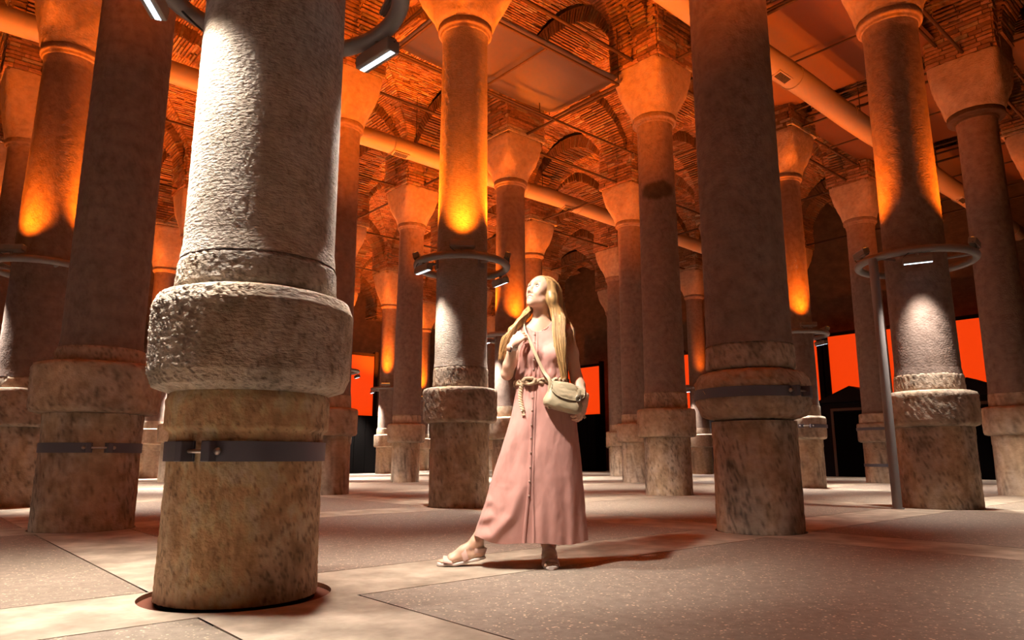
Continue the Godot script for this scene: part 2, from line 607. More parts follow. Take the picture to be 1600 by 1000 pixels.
func build_columns() -> void:
	var S := func(y, h, r, a, gap): return {"y": y, "h": h, "r": r, "a": deg_to_rad(a), "gap": gap}
	var list := [
		{"i": 0, "j": 0, "q": 3, "dx": -0.068, "ped": 0.351, "plinth": 0.472, "mould": 0.382, "shaft": 0.362, "top": 0.33, "y0": 0.912, "y1": 1.40, "y2": 1.565, "bev": 0.085, "prough": 0.010, "mrough": 0.006, "srough": 0.0032, "side": Vector3(-0.86, 0, 0.5),
			"pedprof": [Vector2(0.355, 0.0), Vector2(0.351, 0.3), Vector2(0.347, 0.72), Vector2(0.350, 0.735), Vector2(0.372, 0.75), Vector2(0.375, 0.88), Vector2(0.36, 0.915)], "tint": Color(1.0, 0.97, 0.92),
			"label": "nearest column with a rough rounded plinth and a bolted steel band on its pedestal", "strap": [S.call(0.647, 0.088, 0.352, 258, 0.085)]},
		{"i": 0, "j": 1, "q": 2, "dx": 0.062, "ped": 0.405, "plinth": 0.532, "mould": 0.368, "shaft": 0.338, "top": 0.33, "y0": 1.0, "y1": 1.45, "y2": 1.60, "bev": 0.05, "label": "dark column with a banded pedestal just left of the nearest rough column", "strap": [S.call(0.70, 0.085, 0.40, 308, 0.11)]},
		{"i": 1, "j": 0, "q": 2, "dx": 0.085, "ped": 0.36, "plinth": 0.485, "mould": 0.382, "shaft": 0.366, "top": 0.36, "y0": 0.925, "y1": 1.38, "y2": 1.60, "bev": 0.14, "prough": 0.028, "label": "broad dark column right of the woman with a steel band round its rounded plinth", "strap": [S.call(1.16, 0.085, 0.487, 300, 0.07)]},
		{"i": 1, "j": 1, "q": 2, "dx": -0.062, "ped": 0.385, "plinth": 0.488, "mould": 0.365, "shaft": 0.348, "top": 0.323, "neck": 0.392, "y0": 1.05, "y1": 1.50, "y2": 1.78, "bev": 0.045, "sy": 2.2, "flare": 0.6, "cap": 0.60, "label": "column left of the woman, glowing orange above its lamp ring"},
		{"i": 2, "j": 0, "q": 2, "dx": 0.085, "ped": 0.448, "plinth": 0.53, "mould": 0.402, "shaft": 0.378, "top": 0.348, "neck": 0.425, "y0": 0.99, "y1": 1.44, "y2": 1.66, "bev": 0.06, "prough": 0.012, "label": "column at right with chipped plinth, a lamp ring and a grey post beside it"},
		{"i": 2, "j": 1, "q": 2, "dx": 0.0, "ped": 0.388, "plinth": 0.492, "mould": 0.365, "shaft": 0.348, "top": 0.315, "neck": 0.40, "y0": 0.945, "y1": 1.42, "y2": 1.70, "bev": 0.035, "stain": Vector4(100, 5.27, 62, 0.19), "label": "column between the woman and the broad dark column, dark round stain on its shaft"},
		{"i": 0, "j": 2, "q": 2, "dx": 0.03, "ped": 0.47, "plinth": 0.56, "mould": 0.43, "shaft": 0.41, "top": 0.345, "neck": 0.41, "y0": 1.0, "y1": 1.5, "y2": 1.66, "ya": 6.3, "label": "column at far left edge with a lamp ring and bulging capital"},
		{"i": 2, "j": 3, "ped": 0.355, "plinth": 0.48, "shaft": 0.362, "top": 0.322, "label": "column without a lamp ring seen left of the woman's tall orange column"},
		{"i": 1, "j": 2, "dx": 0.11, "label": "column half hidden behind the right side of the nearest rough column"},
		{"i": 3, "j": 1, "dx": 0.195, "dz": 0.07, "ped": 0.37, "plinth": 0.46, "bev": 0.06, "label": "lamp-ringed column just behind the right side of the broad dark column", "strap": [S.call(1.24, 0.07, 0.462, 256, 0.1)]},
		{"i": 3, "j": 0, "dx": -0.1, "neck": 0.46, "necktint": Color(0.28, 0.24, 0.22), "flare": 0.55, "cap": 0.58, "label": "column at the right edge of the view with a dark collar under its capital"},
		{"i": 4, "j": 1, "dx": 0.04, "ped": 0.42, "plinth": 0.52, "mould": 0.46, "shaft": 0.37, "label": "column behind the grey post with steel bands round plinth and pedestal", "strap": [S.call(1.3, 0.07, 0.522, 80, 0.1), S.call(0.42, 0.07, 0.42, 80, 0.1)]},
		{"i": 3, "j": 2, "dx": -0.08, "label": "plain column close behind the stained-shaft column right of the woman"},
		{"i": 4, "j": 3, "dx": -0.17, "label": "slender far column just right of the woman's shoulder, third in that line"},
		{"i": 2, "j": 2, "dx": 0.0, "label": "column with orange-lit shaft directly behind the woman's face"},
		{"i": 3, "j": 3, "q": 0, "dx": 0.06, "label": "far column whose capital shows just above the woman's hair"},
		{"i": 3, "j": 5, "q": 0, "ped": 0.36, "plinth": 0.46, "shaft": 0.33, "ya": 6.3, "label": "small far column glowing bright orange left of the plain column"},
		{"i": 4, "j": 6, "q": 0, "ya": 6.4, "label": "farthest glowing column squeezed between two columns left of the woman"},
		{"i": 1, "j": 4, "q": 0, "ya": 6.35, "label": "far dark column at the left edge of the nearest rough column"},
		{"i": 1, "j": 5, "q": 0, "dx": 0.42, "ya": 6.25, "label": "far column glowing orange between the dark banded column and the nearest column"},
		{"i": 0, "j": 3, "ya": 6.3, "label": "dark column peeping out behind the far left ringed column"},
		{"i": 0, "j": 4, "q": 0, "ya": 6.25, "label": "shadowy column at the extreme left edge of the view"},
		{"i": 5, "j": 3, "q": 0, "label": "dim far column at the left edge of the broad dark column"},
		{"i": 1, "j": 3, "q": 0, "label": "far column standing hidden straight behind the nearest rough column"},
		{"i": 2, "j": 4, "q": 0, "dx": 0.1, "label": "far column peeping out behind the half hidden column by the nearest rough column"},
		{"i": 4, "j": 0, "q": 1, "label": "column just outside the right edge behind the dark-collared column"},
	]
	var far := "far columns standing in rows at the back of the hall"
	for ij in [[4, 2], [5, 0], [5, 1], [5, 2], [5, 4], [5, 5], [5, 6], [4, 4], [4, 5], [3, 4], [3, 6], [2, 5], [2, 6], [1, 6], [0, 5]]:
		list.append({"i": ij[0], "j": ij[1], "q": 0, "label": "dim stone column standing in the rows at the back of the hall", "group": far})
	# the rows go on behind the camera
	for ij in [[-1, 1], [1, -1], [-1, -1], [2, -1]]:
		list.append({"i": ij[0], "j": ij[1], "q": 0, "label": "stone column of the rows continuing beside and behind the viewpoint", "group": "columns beside and behind the viewpoint"})
	for c in list:
		column(c)

# ---------------------------------------------------------------- floor
func crossing(g: Geo, o: Vector3, hw: float, reach: float, hole: Vector3, r: float, col: Color) -> void:   # plus-shaped paving with a round opening for a column
	var ang := []
	for k in 72: ang.append(TAU * k / 72.0)
	var ca := atan2(hw, reach)
	for q in 4:
		for e in [ca, -ca]: ang.append(fposmod(q * PI / 2 + e, TAU))
	ang.sort()
	ang.append(TAU)
	var prev_o := Vector3.ZERO
	var prev_i := Vector3.ZERO
	for k in ang.size():
		var cu := cos(ang[k])
		var sv := sin(ang[k])
		var ac := maxf(absf(cu), 1e-6)
		var as_ := maxf(absf(sv), 1e-6)
		var m := maxf(minf(reach / ac, hw / as_), minf(reach / as_, hw / ac))
		var po := o + UD * (cu * m) + VD * (sv * m)
		var pi_ := hole + UD * (cu * r) + VD * (sv * r)
		if k:
			g.quad(prev_i, prev_o, po, pi_, col)
			g.quad(pi_, pi_ - Vector3(0, 0.04, 0), prev_i - Vector3(0, 0.04, 0), prev_i, col)
		prev_o = po
		prev_i = pi_

func build_floor() -> void:
	var base := Geo.new()
	var c := gp(1.5, 2.5, -0.2)
	base.box(c, UD * SU * 4.3, Vector3(0, 0.16, 0), -VD * SV * 5.2)
	var fl := struct("floor", base, M.joint)
	var hw := 0.35          # half width of the pale strips
	var gap := 0.011
	for i in range(-2, 6):
		for j in range(-2, 8):
			var p := seen_at(gp(i + 0.5, j + 0.5))
			if (p.x < -2200 or p.x > 3800) and p.z < 0.2 and not (i >= -1 and i <= 1 and j >= -1 and j <= 1): continue
			var y := -0.03
			var t := rng.randf_range(0.9, 1.04)
			var g := Geo.new()
			var o := gp(i + 0.5, j + 0.5, y)
			var e := 0.006
			g.box(o, UD * (SU / 2 - hw - gap), Vector3(0, 0.03, 0), -VD * (SV / 2 - hw - gap), Color(t, t * rng.randf_range(0.97, 1), t * rng.randf_range(0.94, 1)), 8)
			part("slab", g, M.slab, fl)
			g = Geo.new()
			t = rng.randf_range(0.93, 1.03)
			g.box(gp(i + 0.5, j, y), UD * (SU / 2 - 0.52), Vector3(0, 0.03, 0), -VD * hw, Color(t, t, t), 8)
			part("border_strip", g, M.strip, fl)
			g = Geo.new()
			t = rng.randf_range(0.93, 1.03)
			g.box(gp(i, j + 0.5, y), UD * hw, Vector3(0, 0.03, 0), -VD * (SV / 2 - 0.52), Color(t, t, t), 8)
			part("border_strip", g, M.strip, fl)
	# crossings of the pale strips, each with a round opening for its column
	for n in get_children():
		if not n.name.begins_with("stone_column"): continue
		var d: Vector3 = n.position - gp(0, 0)
		var ped: MeshInstance3D = n.get_node("pedestal")
		var r: float = ped.mesh.get_aabb().size.x / 2
		var g := Geo.new()
		var t := rng.randf_range(0.93, 1.02)
		crossing(g, gp(roundi(d.dot(UD) / SU), roundi(d.dot(VD) / SV)), hw, 0.52, n.position, r + (0.045 if d.length() < 1 else 0.012), Color(t, t, t))
		part("crossing_slab", g, M.strip, fl)
		if d.length() < 1:
			g = Geo.new()
			for k in 48:
				var d0 := Vector3(cos(TAU * k / 48), 0, sin(TAU * k / 48))
				var d1 := Vector3(cos(TAU * (k + 1) / 48), 0, sin(TAU * (k + 1) / 48))
				var dn := Vector3(0, -0.022, 0)
				g.quad(n.position + d0 * (r - 0.03) + dn, n.position + d0 * (r + 0.05) + dn, n.position + d1 * (r + 0.05) + dn, n.position + d1 * (r - 0.03) + dn)
			part("joint_ring", g, M.earth, fl)

# ---------------------------------------------------------------- ceiling: arches, piers and groin vaults of brick
var shade := 1.0        # arch bricks toned down: soffit shade put into their colour
var loose := 0          # bricks set one by one so far, on the piece being built

func one_brick(parent: Node3D, o: Vector3, x: Vector3, y: Vector3, z: Vector3) -> void:
	var m := MeshInstance3D.new()
	m.name = "brick"
	m.mesh = brick_meshes[rng.randi() % 5]
	m.material_override = M.shaded_brick
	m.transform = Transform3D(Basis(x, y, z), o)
	parent.add_child(m, true)

func lay(g: Geo, parent: Node3D, single: bool, o: Vector3, x: Vector3, y: Vector3, z: Vector3, skip: int) -> void:
	if single and loose < 300:
		loose += 1
		one_brick(parent, o, x, y, z)
	else:
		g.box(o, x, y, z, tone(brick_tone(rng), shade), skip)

func arch(i: float, j: float, along_u: bool, detail: int, n: int) -> void:
	var a := UD if along_u else VD
	var b := VD if along_u else UD
	var o := gp(i + (0.5 if along_u else 0.0), j + (0.0 if along_u else 0.5), SPRING)
	var half := (SU if along_u else SV) / 2
	var r := half - 0.57
	var w := 0.36
	var core := Geo.new()
	var rows := []
	for p in [[-w, 0.05], [w, 0.05], [w, 0.36], [-w, 0.36], [-w, 0.05]]:
		var row := PackedVector3Array()
		for k in 33:
			var th := PI * k / 32.0
			row.append(o + a * (-cos(th) * (r + p[1])) + Vector3(0, sin(th) * (r + p[1]) - (0.35 if k == 0 or k == 32 else 0.0), 0) + b * p[0])
		rows.append(row)
	for k in 4:
		core.surf([rows[k], rows[k + 1]], false, along_u)
	var top := struct("trim_%d" % n, core, M.mortar)
	if detail == 0: return
	loose = 0
	var g := Geo.new()
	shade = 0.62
	var m := int(PI * r / 0.072)
	var flip := a.cross(Vector3.UP).dot(b) < 0
	for k in m:
		var th := PI * (k + 0.5) / m
		var rad := -a * cos(th) + Vector3.UP * sin(th)
		var tn := a * sin(th) + Vector3.UP * cos(th)
		var cut := rng.randf_range(-0.06, 0.06)
		for s in [-1.0, 1.0]:
			var ra := r + rng.randf_range(-0.015, 0.012) + (0.04 if rng.randf() < 0.05 else 0.0)
			var dep := 0.16 + rng.randf_range(-0.01, 0.02)
			var c0: float = cut if s > 0 else -w - 0.015 + rng.randf_range(-0.012, 0.01)
			var c1: float = w + 0.015 + rng.randf_range(-0.01, 0.012) if s > 0 else cut - 0.012
			var z := b * ((c1 - c0) / 2)
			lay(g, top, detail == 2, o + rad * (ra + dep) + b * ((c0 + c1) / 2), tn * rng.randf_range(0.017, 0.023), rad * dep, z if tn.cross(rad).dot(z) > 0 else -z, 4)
	shade = 1.0
	if g.v.size():
		part("brickwork", g, M.brick, top).set_meta("kind", "stuff")

func pier(parent: Node3D, i: int, j: int, off: Vector3, detail: int) -> void:
	var o := gp(i, j, 0)
	var g := Geo.new()
	g.box(o + off * 0.5 + Vector3(0, 8.3, 0), UD * 0.52, Vector3(0, 0.68, 0), -VD * 0.52, Color(0.8, 0.8, 0.8), 12)
	part("pier_core", g, M.mortar, parent)
	if detail == 0: return
	g = Geo.new()
	var rows := 15
	for k in rows:
		var y := 7.665 + 0.043 + k * 0.082
		var h := 0.03 + rng.randf_range(-0.004, 0.004)
		var big := k < 2 and (i + j) % 2 == 0     # dressed stone under the bricks
		for sd in 4:
			var d: Vector3 = [UD, VD, -UD, -VD][sd]
			var s: Vector3 = [VD, UD, -VD, -UD][sd]
			var x := -0.545 + rng.randf_range(-0.01, 0.01)
			while x < 0.475:
				var l := rng.randf_range(0.2, 0.36) * (1.4 if big else 1.0)
				var e := minf(x + l, 0.545)
				if e - x > 0.06:
					var dep := 0.03 + rng.randf_range(0.0, 0.022)
					var z := s * ((e - x) / 2 - 0.006)
					if d.cross(Vector3.UP).dot(z) < 0: z = -z
					g.box(o + off * (0.5 + 0.5 * (1 - k / 15.0)) + Vector3(0, y, 0) + d * (0.52 + dep / 2) + s * ((x + e) / 2), d * (dep / 2 + 0.01), Vector3(0, h, 0), z, brick_tone(rng) if not big else tone(Color(0.45, 0.38, 0.31), rng.randf_range(0.8, 1.1)), 2)
				x = e
	part("brickwork", g, M.brick, parent).set_meta("kind", "stuff")

func vault(parent: Node3D, i: int, j: int, detail: int) -> void:
	var o := gp(i + 0.5, j + 0.5, SPRING)
	var shell := Geo.new()
	var g := Geo.new()
	var a2 := SU / 2 - 0.40
	var b2 := SV / 2 - 0.40
	var hc := 1.93
	var web_node := Node3D.new()
	for along in 2:          # 0: courses run along V, 1: along U
		var ad := UD if along == 0 else VD
		var bd := VD if along == 0 else UD
		var al := a2 if along == 0 else b2
		var bl := b2 if along == 0 else a2
		for sg in [-1.0, 1.0]:
			var rows := []
			for k in 25:
				var th := -PI / 2 + PI * k / 24.0
				var a := sin(th)
				var row := PackedVector3Array()
				for q in 3:
					var b: float = sg * lerpf(absf(a), 1.03, q / 2.0)
					row.append(o + ad * (a * al) + bd * (b * bl) + Vector3(0, hc * cos(th) + 0.012, 0))
				rows.append(row)
			var out: Vector3 = (rows[12][1] - rows[12][0]).cross(rows[13][0] - rows[12][0])
			shell.surf(rows, false, out.y > 0)
	var sh := part("vault", shell, M.mortar, parent)
	if detail == 0: return
	for along in 2:
		var ad := UD if along == 0 else VD
		var bd := VD if along == 0 else UD
		var al := a2 if along == 0 else b2
		var bl := b2 if along == 0 else a2
		for sg in [-1.0, 1.0]:
			var m := 100 if detail == 2 else 66
			for k in m:
				var th := -PI / 2 + PI * (k + 0.5) / m
				var a := sin(th)
				var tn := (ad * (cos(th) * al) + Vector3(0, -hc * sin(th), 0)).normalized()
				var arc := Vector2(cos(th) * al, hc * sin(th)).length() * PI / m
				var nrm := bd.cross(tn).normalized()
				if nrm.y > 0: nrm = -nrm
				var b0 := absf(a) * bl + rng.randf_range(0, 0.03)
				var b1 := bl * 1.02
				while b0 < b1 - 0.05:
					var l := rng.randf_range(0.15, 0.30) if detail == 2 else rng.randf_range(0.3, 0.55)
					var e := minf(b0 + l, b1)
					if rng.randf() > 0.06:
						var th_ := 0.012 + rng.randf_range(0.0, 0.016)
						var tilt := tn + nrm * rng.randf_range(-0.1, 0.1)
						var x: Vector3 = bd * ((e - b0) / 2 - 0.007)
						if x.cross(nrm).dot(tilt) < 0: x = -x
						lay(g, sh, false, o + ad * (a * al) + bd * (sg * (b0 + e) / 2) + Vector3(0, hc * cos(th), 0) + nrm * (th_ * 0.4), x, nrm * th_, tilt * (arc / 2 * rng.randf_range(0.55, 0.75)), 8)
					b0 = e
	part("brickwork", g, M.brick, sh).set_meta("kind", "stuff")
	web_node.free()

func level_of(p: Vector3) -> int:
	var s := seen_at(p)
	if s.z < 3 or s.x < -330 or s.x > 1930 or s.y < -420: return 0
	return 2 if s.z < 27 else 1

func build_ceiling() -> void:
	var roof := Geo.new()
	var c := gp(1.5, 2.5, 10.35)
	roof.box(c, UD * SU * 4.3, Vector3(0, 0.2, 0), -VD * SV * 5.2)
	var ce := struct("ceiling", roof, M.roof)
	for i in range(-2, 6):
		for j in range(-2, 8):
			vault(ce, i, j, level_of(gp(i + 0.5, j + 0.5, 9.3)))
	var offs := {}
	for n in get_children():
		if n.name.begins_with("stone_column"):
			var d: Vector3 = n.position - gp(0, 0)
			var i2 := roundi(d.dot(UD) / SU)
			var j2 := roundi(d.dot(VD) / SV)
			offs[Vector2i(i2, j2)] = n.position - gp(i2, j2)
	for i in range(-1, 6):
		for j in range(-1, 8):
			pier(ce, i, j, offs.get(Vector2i(i, j), Vector3.ZERO), level_of(gp(i, j, 8.2)))
	var k := 0
	# nearest first, so that the arches whose bricks can be told apart have them one by one
	var todo := []
	for i in range(-1, 7):
		for j in range(-1, 8):
			for al in [true, false]:
				var p := gp(i + (0.5 if al else 0.0), j + (0.0 if al else 0.5), 9.4)
				if al and i > 4: continue
				if i > 5: continue
				todo.append([p.length(), i, j, al, level_of(p)])
	todo.sort_custom(func(a, b): return a[0] < b[0])
	var singles := 0
	for t in todo:
		k += 1
		var lv: int = t[4]
		if lv == 2:
			singles += 1
			if singles > 9 : lv = 1
		arch(t[1], t[2], t[3], lv, k)

# ---------------------------------------------------------------- lamp rings and floodlights
const ORANGE := Color(1.0, 0.44, 0.06)
const WHITE := Color(1.0, 0.95, 0.89)

# a linear floodlight on or under a ring; its light sits just in front of the glowing lens
func floodlight(ctr: Vector3, rr: float, deg: float, white: bool, energy: float, label: String, group := "", lean := 0.0, cone := 62.0, aim = null) -> Node3D:
	var an := deg_to_rad(deg)
	var d := Vector3(cos(an), 0, sin(an))          # 0 right, 90 towards the viewpoint, 180 left
	var tn := Vector3(-sin(an), 0, cos(an))
	var at := ctr + d * rr
	var o := thing("white_floodlight" if white else "orange_floodlight", label, "floodlight", at, group)
	var sg := -1.0 if white else 1.0
	# the face looks down (white) or up (orange), leaning in or out
	var face := (Vector3(0, sg, 0) + d * lean).normalized()
	if aim != null: face = (aim - at).normalized()
	var z := tn
	if absf(face.dot(tn)) > 0.05: z = (tn - face * face.dot(tn)).normalized()
	var b := Basis(face.cross(z), face, z)
	var mid := Vector3(0, sg * 0.135, 0)
	var g := Geo.new()
	g.rbox(mid, b, Vector3(0.045, 0.04, 0.165), 0.01)
	for k in 5:       # cooling fins on the back
		g.box(mid - face * 0.046 + b.x * (-0.03 + 0.015 * k), b.x * 0.003, face * 0.008, b.z * 0.15)
	part("housing", g, M.housing, o)
	g = Geo.new()
	g.box(mid + face * 0.0395, b.x * 0.016, face * 0.003, b.z * 0.155)
	part("lens", g, M.white_lens if white else M.orange_lens, o)
	g = Geo.new()
	g.tube(PackedVector3Array([Vector3(0, sg * 0.03, 0), Vector3(0, sg * 0.09, 0)]), 0.018, 10)
	g.box(Vector3(0, sg * 0.09, 0), tn * 0.045, Vector3(0, 0.008, 0), d * 0.03)
	part("stem", g, M.housing, o)
	g = Geo.new()
	var cp := PackedVector3Array()
	for k in 7:
		var t := k / 6.0
		cp.append(mid + b.z * (0.165 - 0.14 * t) + Vector3(0, -sg * (0.11 * t + 0.02), 0) + d * 0.03 * sin(t * PI) + b.z * 0.03 * sin(t * PI))
	g.tube(cp, 0.005, 6)
	part("cable", g, M.cable, o)
	var l := SpotLight3D.new()
	l.name = "lamp"
	l.light_color = (WHITE if white else ORANGE)
	l.light_energy = energy
	l.spot_angle = cone
	l.spot_angle_attenuation = 1.0
	l.spot_range = 40
	l.spot_attenuation = 2.0
	l.light_size = 0.06
	l.shadow_enabled = true
	o.add_child(l, true)
	l.position = mid + face * 0.075
	var zz := -face
	var xx := zz.cross(Vector3.FORWARD if absf(zz.y) > 0.7 else Vector3.UP).normalized()
	l.basis = Basis(xx, zz.cross(xx), zz)
	return o

func lamp_ring(i: int, j: int, rr: float, y: float, label: String, group := "") -> Vector3:
	var at := gp(i, j, y)
	var shaft_r := 0.34
	for n in get_children():
		if n.name.begins_with("stone_column") and Vector2(n.position.x - at.x, n.position.z - at.z).length() < 1.0:
			at = n.position + Vector3(0, y, 0)
			break
	var o := thing("lamp_ring", label, "lamp ring", at, group)
	var g := Geo.new()
	var pts := PackedVector3Array()
	for k in 64: pts.append(Vector3(cos(TAU * k / 64) * rr, 0, sin(TAU * k / 64) * rr))
	g.tube(pts, 0.05, 14, Color.WHITE, true)
	part("ring_tube", g, M.steel, o)
	for k in 3:
		var d := Vector3(cos(TAU * k / 3 + 0.7), 0, sin(TAU * k / 3 + 0.7))
		g = Geo.new()
		g.tube(PackedVector3Array([d * (shaft_r - 0.02), d * (rr - 0.03)]), 0.02, 8)
		g.box(d * (shaft_r + 0.012), d * 0.012, Vector3(0, 0.07, 0), d.cross(Vector3.UP) * -0.05)
		part("bracket", g, M.steel, o)
	if i == 0 and j == 0:      # loose loops of cable on the nearest ring
		for k in 3:
			g = Geo.new()
			var cp := PackedVector3Array()
			for q in 14:
				var t := q / 13.0
				var an := deg_to_rad(196.0 + 20.0 * k + 22.0 * t)
				cp.append(Vector3(cos(an) * (rr - 0.02 - 0.06 * sin(t * PI)), -0.04 - (0.07 + 0.05 * k) * sin(t * PI), sin(an) * (rr - 0.02)))
			g.tube(cp, 0.007, 6)
			part("cable", g, M.cable, o)
	return at

func build_lamps() -> void:
	# [i, j, ring radius, words, orange lamps, white lamps]
	var up := "orange uplights standing on the lamp rings"
	var down := "white downlights hanging under the lamp rings"
	var names := func(a: float) -> String:
		a = fposmod(a, 360.0)
		return "right side" if a < 20 or a > 340 else "near right side" if a < 70 else "near side" if a < 110 else "near left side" if a < 145 else "left front side" if a < 165 else "left side" if a < 200 else "far left side" if a < 245 else "far side" if a < 295 else "far right side"
	# [i, j, radius, words, orange lamps, white lamps, orange strength, white strength]
	# each lamp: angle on the ring, lean outwards, strength
	var rings := [
		[0, 0, 0.66, "the nearest rough column", [[-28, 0.3, 32], [95, 0.3, 26], [190, 0.3, 30]], [[-47, 0.0, 7], [172, 0.12, 9], [136, -0.03, 5], [152, 0.3, 7]]],
		[1, 1, 0.61, "the column left of the woman", [[86, -0.14, 8.5], [184, 0.25, 44], [-4, 0.25, 44], [270, 0.25, 48]], [[142, 0.06, 6.5], [-32, 0.3, 24]]],
		[2, 0, 0.69, "the column beside the grey post", [[184, 0.22, 20], [42, 0.2, 20], [-52, 0.2, 12]], [[118, 0.02, 7], [-40, 0.3, 22]]],
		[0, 2, 0.66, "the column at the far left edge", [[92, -0.1, 9], [180, 0.3, 36], [0, 0.3, 36]], [[150, 0.1, 12], [-30, 0.3, 22]]],
		[3, 1, 0.62, "the column behind the broad dark column", [[88, -0.1, 9], [180, 0.3, 40], [0, 0.3, 20]], [[165, 0.1, 18], [-15, 0.25, 22]]],
		[2, 2, 0.60, "the column behind the woman's face", [[70, -0.1, 9], [180, 0.27, 50], [270, 0.27, 50]], [[150, 0.12, 16], [-30, 0.3, 24]]],
	]
	for r in rings:
		var at := lamp_ring(r[0], r[1], r[2], RING_Y, "grey tubular lamp ring round " + r[3])
		for a in r[4]:
			floodlight(at, r[2], a[0], false, a[2], "orange uplight on %s of ring round %s" % [names.call(a[0]), r[3]], "", a[1], 50.0 if a[1] < 0 else 64.0 if r[0] + r[1] == 0 else 57.0)
		for a in r[5]:
			floodlight(at, r[2], a[0], true, a[2], "white downlight under %s of ring round %s" % [names.call(a[0]), r[3]], "", a[1], 56.0 if a[1] < 0 else 46.0)
	# the lamp of the nearest ring that is turned on the woman
	var ac := gp(0, 0, RING_Y) + Vector3(-0.068, 0, 0)
	floodlight(ac, 0.66, 30, true, 9.5, "white downlight on the near side of the nearest ring, turned on the woman", "", 0, 30.0, Vector3(0.22, 0.6, -4.35))
	var far := [[3, 5, "the small glowing column"], [4, 6, "the farthest glowing column"], [1, 5, "the far column at left"], [3, 3, ""], [2, 4, ""], [4, 4, ""], [4, 2, ""], [5, 1, ""], [4, 0, ""], [1, 3, ""], [0, 4, ""], [5, 3, ""], [5, 5, ""], [2, 6, ""]]
	for f in far:
		var named: bool = f[2] != ""
		var dim: bool = f[0] >= 4 and f[1] < 6      # the right end of the hall lies in the dark
		var at := lamp_ring(f[0], f[1], 0.6, RING_Y, "small lamp ring round " + f[2] if named else "lamp ring round a column deep in the hall", "" if named else "lamp rings deep in the hall")
		for a in [88, 250]:
			floodlight(at, 0.6, a, false, 10.0 if dim else 58.0, "orange uplight on %s of ring round %s" % [names.call(a), f[2]] if named else "orange uplight on a lamp ring deep in the hall", "" if named else up, 0.3, 56.0)
		for a in [150, -30]:
			floodlight(at, 0.6, a, true, 14.0 if dim else 40.0, "white downlight on %s of ring round %s" % [names.call(a), f[2]] if named else "white downlight under a lamp ring deep in the hall", "" if named else down, 0.22, 48.0)
	# rings on the rows beside and behind the viewpoint
	for f in [[-1, 1], [1, -1], [-1, -1]]:
		var at := lamp_ring(f[0], f[1], 0.64, RING_Y, "lamp ring on a column beside or behind the viewpoint", "lamp rings beside and behind the viewpoint")
		for a in [40, 220]:
			floodlight(at, 0.64, a, false, 36.0, "orange uplight on a ring beside or behind the viewpoint", "uplights beside and behind the viewpoint", 0.3, 56.0)
		for a in [130, 310]:
			floodlight(at, 0.64, a, true, 21.0, "white downlight on a ring beside or behind the viewpoint", "downlights beside and behind the viewpoint", 0.14, 46.0)

# ---------------------------------------------------------------- walls, ducts, rods, trays, cabins
func build_walls() -> void:
	var h := 5.2
	var mk := func(name_: String, c: Vector3, x: Vector3, z: Vector3):
		var g := Geo.new()
		g.box(c, x, Vector3(0, h, 0), z)
		struct(name_, g, M.plaster)
	var cx := gp(1.5, 2.5, h - 0.1)
	mk.call("wall_right", gp(5.62, 2.5, h - 0.1) + UD * 0.3, UD * 0.3, -VD * SV * 5.1)
	mk.call("wall_back", gp(1.5, 7.55, h - 0.1) + VD * 0.3, UD * SU * 4.2, -VD * 0.3)
	mk.call("wall_left", gp(-2.5, 2.5, h - 0.1) - UD * 0.3, UD * 0.3, -VD * SV * 5.1)
	mk.call("wall_front", gp(1.5, -2.5, h - 0.1) - VD * 0.3, UD * SU * 4.2, -VD * 0.3)

func cyl(called: String, a: Vector3, b: Vector3, r: float, m: Material, parent: Node3D, seg := 8) -> MeshInstance3D:
	var g := Geo.new()
	g.tube(PackedVector3Array([a, b]), r, seg)
	return part(called, g, m, parent)

# a wrought rod with a collar at each end
func rod(a: Vector3, b: Vector3, label: String, group := "", r := 0.03) -> Node3D:
	var o := thing("tie_rod", label, "tie rod", a, group)
	cyl("bar", Vector3.ZERO, b - a, r, M.iron, o)
	var d := (b - a).normalized()
	for k in 2:
		var p := (b - a) * k
		cyl("collar", p - d * 0.02, p + d * 0.02, r * 2.0, M.iron, o, 10)
	return o

func duct(j: float, y: float, i0: float, i1: float, label: String, vents: Array, bends := []) -> void:
	var a := gp(i0, j, y)
	var b := gp(i1, j, y)
	var o := thing("air_duct", label, "duct", a)
	var g := Geo.new()
	var pts := PackedVector3Array()
	var m := 24
	for k in m + 1:
		var t := float(k) / m
		pts.append((b - a) * t + Vector3(0, -0.02 * sin(t * 30), 0))
	g.tube(pts, 0.22, 28)
	part("pipe", g, M.duct, o)
	var len := (b - a).length()
	var k := 0.9
	while k < len:
		g = Geo.new()
		var rows := []
		var p := UD * k
		var cp := PackedVector3Array()
		for q in 24: cp.append(p + (VD * cos(TAU * q / 24) + Vector3.UP * sin(TAU * q / 24)) * 0.222)
		g.tube(cp, 0.011, 6, Color.WHITE, true, false, UD)
		part("joint_band", g, M.duct, o)
		k += 2.16
	for v in vents:
		var an: float = deg_to_rad(v[1])
		var d := -VD * cos(an) + Vector3.DOWN * sin(an)
		var s := d.cross(UD).normalized()
		g = Geo.new()
		var p2: Vector3 = UD * (SU * (v[0] - i0)) + d * 0.214
		g.box(p2, UD * 0.22, d * 0.012, s * 0.085)
		var f := part("vent_frame", g, M.duct, o)
		g = Geo.new()
		for q in 9:
			g.box(p2 + d * 0.013 + UD * (-0.16 + q * 0.04), UD * 0.014, d * 0.004, s * 0.062)
		part("grille", g, M.grille, f)
	k = 1.6
	while k < len:
		cyl("hanger", UD * k + Vector3(0, 0.2, 0), UD * k + Vector3(0, 1.5, 0), 0.008, M.iron, o, 6)
		k += 4.32

